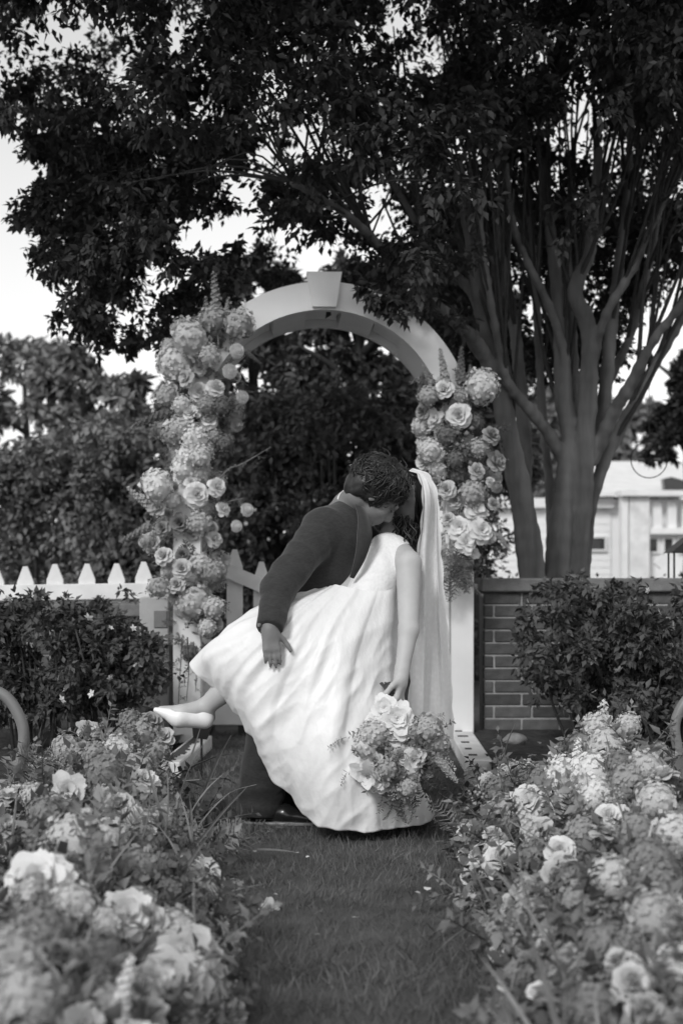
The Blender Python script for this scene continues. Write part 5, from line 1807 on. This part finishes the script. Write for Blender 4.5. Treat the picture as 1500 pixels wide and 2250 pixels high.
# skirt: guide lines from waist to hem all round, smooth surface through them, folds growing towards the hem
GUIDES = [  # right, front right, front, front left ..., left (over the raised leg), back
    [(878, 1280, 5.17), (876, 1390, 5.18), (886, 1500, 5.2), (898, 1600, 5.2), (920, 1705, 5.2), (957, 1788, 5.2)],
    [(866, 1292, 5.09), (858, 1405, 5.03), (864, 1520, 5.0), (878, 1630, 4.97), (905, 1730, 4.96), (938, 1808, 4.97)],
    [(842, 1298, 5.055), (826, 1410, 4.96), (822, 1530, 4.91), (830, 1640, 4.86), (848, 1740, 4.84), (872, 1822, 4.86)],
    [(808, 1298, 5.04), (778, 1395, 4.92), (762, 1515, 4.86), (762, 1635, 4.81), (776, 1740, 4.79), (798, 1828, 4.81)],
    [(774, 1292, 5.03), (728, 1378, 4.91), (704, 1490, 4.85), (694, 1610, 4.82), (706, 1715, 4.81), (728, 1816, 4.83)],
    [(750, 1287, 5.04), (692, 1362, 4.91), (652, 1465, 4.86), (632, 1570, 4.84), (640, 1680, 4.84), (664, 1788, 4.87)],
    [(735, 1284, 5.05), (662, 1352, 4.91), (612, 1440, 4.87), (578, 1528, 4.86), (580, 1612, 4.88), (616, 1722, 4.92)],
    [(722, 1290, 5.08), (642, 1338, 4.93), (578, 1412, 4.88), (535, 1478, 4.89), (528, 1530, 4.92), (562, 1632, 4.98)],
    [(716, 1286, 5.11), (634, 1326, 4.97), (560, 1374, 4.92), (503, 1424, 4.92), (470, 1468, 4.95), (505, 1540, 5.02)],
    [(714, 1284, 5.14), (634, 1318, 5.02), (565, 1345, 4.98), (506, 1386, 4.98), (462, 1426, 5.0), (424, 1466, 5.03)],
    [(718, 1283, 5.19), (645, 1310, 5.10), (585, 1340, 5.08), (540, 1385, 5.08), (500, 1432, 5.1), (478, 1496, 5.13)],
    [(735, 1282, 5.24), (690, 1325, 5.22), (645, 1390, 5.22), (605, 1460, 5.25), (575, 1530, 5.27), (556, 1612, 5.3)],
    [(775, 1282, 5.27), (752, 1360, 5.3), (725, 1470, 5.34), (700, 1570, 5.37), (680, 1660, 5.4), (680, 1750, 5.42)],
    [(820, 1288, 5.27), (815, 1390, 5.32), (808, 1510, 5.38), (808, 1610, 5.42), (815, 1700, 5.44), (830, 1772, 5.44)],
    [(856, 1298, 5.23), (862, 1395, 5.28), (868, 1505, 5.33), (882, 1605, 5.36), (905, 1695, 5.38), (930, 1772, 5.36)],
]
NT, NU = 130, 420
gl = np.array([spline([P(*q) for q in g], NT) for g in GUIDES])           # guides x NT x 3
ng = len(GUIDES)
ext = np.concatenate([gl[-2:], gl, gl[:3]])
uu = np.linspace(0, ng, NU, endpoint=False)
i0 = uu.astype(int); fr = (uu - i0)[:, None, None]
a, b_, c, d = ext[i0 + 1], ext[i0 + 2], ext[i0 + 3], ext[i0 + 4]
S = .5 * (2 * b_ + (c - a) * fr + (2 * a - 5 * b_ + 4 * c - d) * fr ** 2 + (3 * b_ - a - 3 * c + d) * fr ** 3)   # NU x NT x 3
du = np.roll(S, -1, 0) - np.roll(S, 1, 0)
dt = np.gradient(S, axis=1)
Nn = np.cross(du, dt); Nn /= np.linalg.norm(Nn, axis=2)[..., None] + 1e-12
cen = S.mean(0)[None]
sgn = np.sign((Nn * (S - cen)).sum(2).mean()); Nn *= sgn
tt = np.linspace(0, 1, NT)[None, :]
U = (uu / ng * 2 * math.pi)[:, None]
fold = np.zeros((NU, NT))
Ut = U - .55 * tt
for rho, am, zt_, sd_ in ((1.5, .9, .5, .0), (3.4, .75, .8, 4.0), (6.5, .3, 1.2, 9.0)):
    fold += am * np.array([[mnoise.noise((rho * math.cos(Ut[i_, j_]) + sd_, rho * math.sin(Ut[i_, j_]), zt_ * tt[0, j_] + sd_)) for j_ in range(NT)] for i_ in range(NU)])
fold = fold + .55 * (np.abs(fold) - .35)
amp = .004 + .024 * tt ** .8
crease = np.array([[1 - 2.6 * abs(mnoise.noise((p[0] * 7.5 - p[2] * 7, p[1] * 6, p[2] * 2.2 + p[0] * 1.6))) + .8 * (.5 - 2 * abs(mnoise.noise((p[0] * 15 - p[2] * 11, p[1] * 9, p[2] * 5 + p[0] * 6)))) for p in row] for row in S])
S2 = S + Nn * ((fold * amp) + crease * (.001 + .0055 * np.clip(tt * 2.5, 0, 1)))[..., None]
hemn = np.array([mnoise.noise((x * 2.2, .3, 1.0)) for x in uu])
S2[:, :, 2] = np.maximum(S2[:, :, 2] + (.008 * hemn)[:, None] * tt ** 3, .012)
# inner face slightly inside: gives the cloth a thickness and a rolled hem
inner = S2 - Nn * .004
Vs = np.concatenate([S2.reshape(-1, 3), inner.reshape(-1, 3)])
I_ = np.arange(NU * NT).reshape(NU, NT)
I1 = np.roll(I_, -1, 0)
q1 = np.stack([I_[:, :-1], I1[:, :-1], I1[:, 1:], I_[:, 1:]], -1).reshape(-1, 4)
off = NU * NT
q2 = q1[:, ::-1] + off
q3 = np.stack([I_[:, -1], I1[:, -1], I1[:, -1] + off, I_[:, -1] + off], -1)
sk = obj('skirt', mesh_np('skirt', Vs - BO, np.concatenate([q1, q2, q3])), M_SATIN, bride)
# shoes
def pump(heel, ball, toe, up, name='shoe', heel_on=True):
    up = nrm(up)
    S_ = [rc(toe, ball, .010, .034), rc(ball, heel, .034, .031), rc(heel + up * .01, heel + up * .03, .032, .032)]
    sub = [rc(ball + up * .045 + (heel - ball) * .15, heel + up * .075, .036, .040)]
    V, Q = sdf_mesh(name, S_, .0045, .015, sub)
    sh = part(name, V, Q, M_PUMP, bride, BO)
    back = nrm(heel - toe)
    b = MB(); b.tube([heel - up * .02 + back * .006 - BO, heel - up * .05 + back * .012 - BO, heel - up * .085 + back * .01 - BO], [.017, .009, .007], 10)
    if heel_on: obj('heel', b.mesh('heel', True), M_PUMP, sh)
pump(P(450, 1582, 5.06), P(392, 1576, 5.02), P(343, 1560, 5.01), P(452, 1553, 5.06) - P(458, 1590, 5.06), heel_on=False)
fo = np.array([an2[0], an2[1], 0])
pump(fo + (.01, 0, .08), fo + (-.07, -.02, .034), fo + (-.13, -.03, .022), (0, 0, 1))
# hair: cap and long loose locks
V, Q = sdf_mesh('hair', [el(bat(-.02, 0, .022), np.array([.092, .080, .088]), BR), el(bat(-.06, 0, -.03), np.array([.055, .068, .07]), BR), rc(bat(-.06, 0, -.05), P(890, 1192, 5.37), .050, .022), rc(bat(-.04, .055, -.04), P(876, 1180, 5.29), .030, .018)], .006, .02, [el(bat(.10, 0, -.02), np.array([.06, .085, .085]), BR)])
V = wrinkle(V, Q, .005, 26, (1, 1, .5), BR, 7.0)
bh = part('hair', V, Q, M_HAIRB, bride, BO)
def roots_b(rng):
    while True:
        d = sphere_pts(1, rng)[0]
        if d[0] < .35 and d[2] > -.75: return d
A = locks(bat(-.022, 0, .02), BR, np.array([.093, .080, .089]), roots_b, lambda d, r: np.array([-.6, r.normal(0, .3), -.7]), 260, .13, .0042, 18, .02, .5)
rng_b = np.random.default_rng(19)
for i in range(75):                    # loose wavy ends hanging by the shoulder
    x0, y0 = rng_b.uniform(868, 915), rng_b.uniform(1130, 1165)
    L = rng_b.uniform(30, 62)
    ph = rng_b.uniform(0, 6)
    Y0 = 5.29 + rng_b.uniform(-.06, .1)
    pts = [P(x0 + 7 * math.sin(ph + k * 1.1) - k * rng_b.uniform(-1, 2.2), y0 + L * k / 5, Y0 - .01 * k * (i % 3 == 0)) for k in range(6)]
    vv, ff = tube_np(spline(pts, 12), .004 * np.array([1, 1, 1, .95, .9, .85, .75, .65, .5, .4, .25, .1]), 5, False)
    A.add(vv, np.array(ff))
for x0, y0, x1, y1 in ():
    pts = [P(x0 + (x1 - x0) * t + 2 * math.sin(t * 5), y0 + (y1 - y0) * t, 5.17) for t in np.linspace(0, 1, 6)]
    vv, ff = tube_np(spline(pts, 12), np.linspace(.0032, .001, 12), 5, False)
    A.add(vv, np.array(ff))
obj('hair_locks', mesh_np('hair_locks', np.concatenate(A.v) - BO, np.concatenate(A.q)), M_HAIRB, bh)
# veil: lace-edged net from the crown down her back, gathered in soft folds
Ls_ = [(898, 1034), (918, 1044), (927, 1085), (924, 1150), (916, 1215), (912, 1300), (908, 1380), (904, 1460), (900, 1540), (896, 1620)]
Rs_ = [(905, 1029), (940, 1042), (960, 1085), (964, 1150), (968, 1225), (974, 1310), (980, 1390), (986, 1470), (990, 1550), (994, 1625)]
nv_, nu_ = 120, 70
Lp = spline([(x, y, 5.27 if i > 1 else 5.31) for i, (x, y) in enumerate(Ls_)], nv_)
Rp = spline([(x, y, 5.36 if i > 1 else 5.36) for i, (x, y) in enumerate(Rs_)], nv_)
vv = []
for j in range(nv_):
    t = j / (nv_ - 1)
    for i in range(nu_):
        u = i / (nu_ - 1)
        scal = .006 * abs(math.sin(t * 34)) if i == 0 else (.006 * abs(math.sin(t * 34 + 1)) if i == nu_ - 1 else 0)
        q = Lp[j] * (1 - u) + Rp[j] * u
        p = P(*q)
        fa = min(1, t * 5)
        p[1] += fa * (.016 * math.sin(u * 11 + t * 2.2) + .006 * math.sin(u * 23 - t * 3))
        p[0] += fa * .004 * math.sin(u * 17 + t * 4) - (scal if i == 0 else -scal)
        vv.append(p)
f = [[j * nu_ + i, j * nu_ + i + 1, (j + 1) * nu_ + i + 1, (j + 1) * nu_ + i] for j in range(nv_ - 1) for i in range(nu_ - 1)]
veil = obj('veil', mesh_np('veil', np.array(vv) - BO, f), veil_mat(), bride)

# ---- bouquet in her hand
bq = empty('bridal_bouquet', P(868, 1528, 4.96))
tag(bq, 'trailing bouquet of white and blush flowers held head down by the woman in white', 'bouquet')
FR = random.Random(91)
bw_ = P(868, 1528, 4.96)
st = MB()
for i in range(9):
    o = np.array([FR.uniform(-.014, .014), FR.uniform(-.014, .014), 0])
    st.tube([P(846, 1500, 4.94) + o * 1.5 - bw_, P(866, 1530, 4.955) + o - bw_, P(862, 1590, 4.95) + o * 2.5 - bw_], .0035, 6)
obj('stem', st.mesh('stem', True), M_GREEN_D, bq)
st = MB()
st.tube([P(850, 1504, 4.94) - bw_, P(860, 1522, 4.95) - bw_], [.017, .018], 12)
obj('binding', st.mesh('binding', True), M_TWIG, bq)
BQ = [(848, 1560, 30, 'open_bloom', W_), (872, 1582, 34, 'open_bloom', W_), (838, 1592, 30, 'open_bloom', W_), (868, 1612, 30, 'rose', W_), (822, 1612, 26, 'hydrangea', C_), (890, 1635, 26, 'rose', C_), (915, 1610, 28, 'hydrangea', K_), (940, 1600, 26, 'hydrangea', K_), (925, 1635, 24, 'rose', K_), (960, 1630, 22, 'hydrangea', K_), (805, 1640, 24, 'hydrangea', C_), (840, 1650, 22, 'rose', K_), (862, 1655, 20, 'bud_cluster', D_), (882, 1660, 20, 'rose', C_), (905, 1668, 26, 'open_bloom', W_), (815, 1700, 36, 'open_bloom', W_), (835, 1715, 24, 'open_bloom', W_),
      (850, 1690, 22, 'hydrangea', K_), (875, 1700, 24, 'hydrangea', D_), (900, 1700, 22, 'hydrangea', K_), (850, 1722, 18, 'rose', C_), (895, 1730, 20, 'hydrangea', K_), (970, 1665, 16, 'bud_cluster', C_), (985, 1690, 14, 'bud_cluster', W_), (840, 1675, 18, 'bud_cluster', D_), (870, 1740, 16, 'bud_cluster', K_), (825, 1670, 16, 'rose', C_)]
for x, y, r, k, m in BQ:
    p = P(x, y, 4.79 - .06 * (1 - ((x - 870) / 120) ** 2) + FR.uniform(-.02, .03))
    put(bq, k, p, ((x - 870) * .010, -1, (1640 - y) * .006), r * 4.8 / F * 1.35, m)
for i in range(46):
    x, y = 875 + FR.gauss(0, 45), 1655 + FR.gauss(0, 45)
    put(bq, FR.choice(('leaf_sprig',) * 6 + ('fern_frond',)), P(x, y, 4.80), ((x - 870) * .012, -.6, (1625 - y) * .012 - .2), FR.uniform(.06, .12), FR.choice((GN, GD, GL)))
for xa, ya, xb, yb, m, k in ((850, 1730, 895, 1812, D_, 'flower_spike'), (890, 1730, 902, 1785, K_, 'flower_spike'), (820, 1715, 832, 1752, GD, 'leaf_sprig'), (800, 1650, 780, 1628, GN, 'leaf_sprig'), (940, 1640, 1005, 1720, C_, 'flower_spike'), (880, 1740, 888, 1800, GN, 'leaf_sprig'), (860, 1740, 850, 1790, GN, 'leaf_sprig'), (875, 1750, 905, 1800, GL, 'leaf_sprig'), (930, 1600, 985, 1580, GL, 'fern_frond')):
    a, b_ = P(xa, ya, 4.78), P(xb, yb, 4.77)
    put(bq, k, a, b_ - a, np.linalg.norm(b_ - a), m)
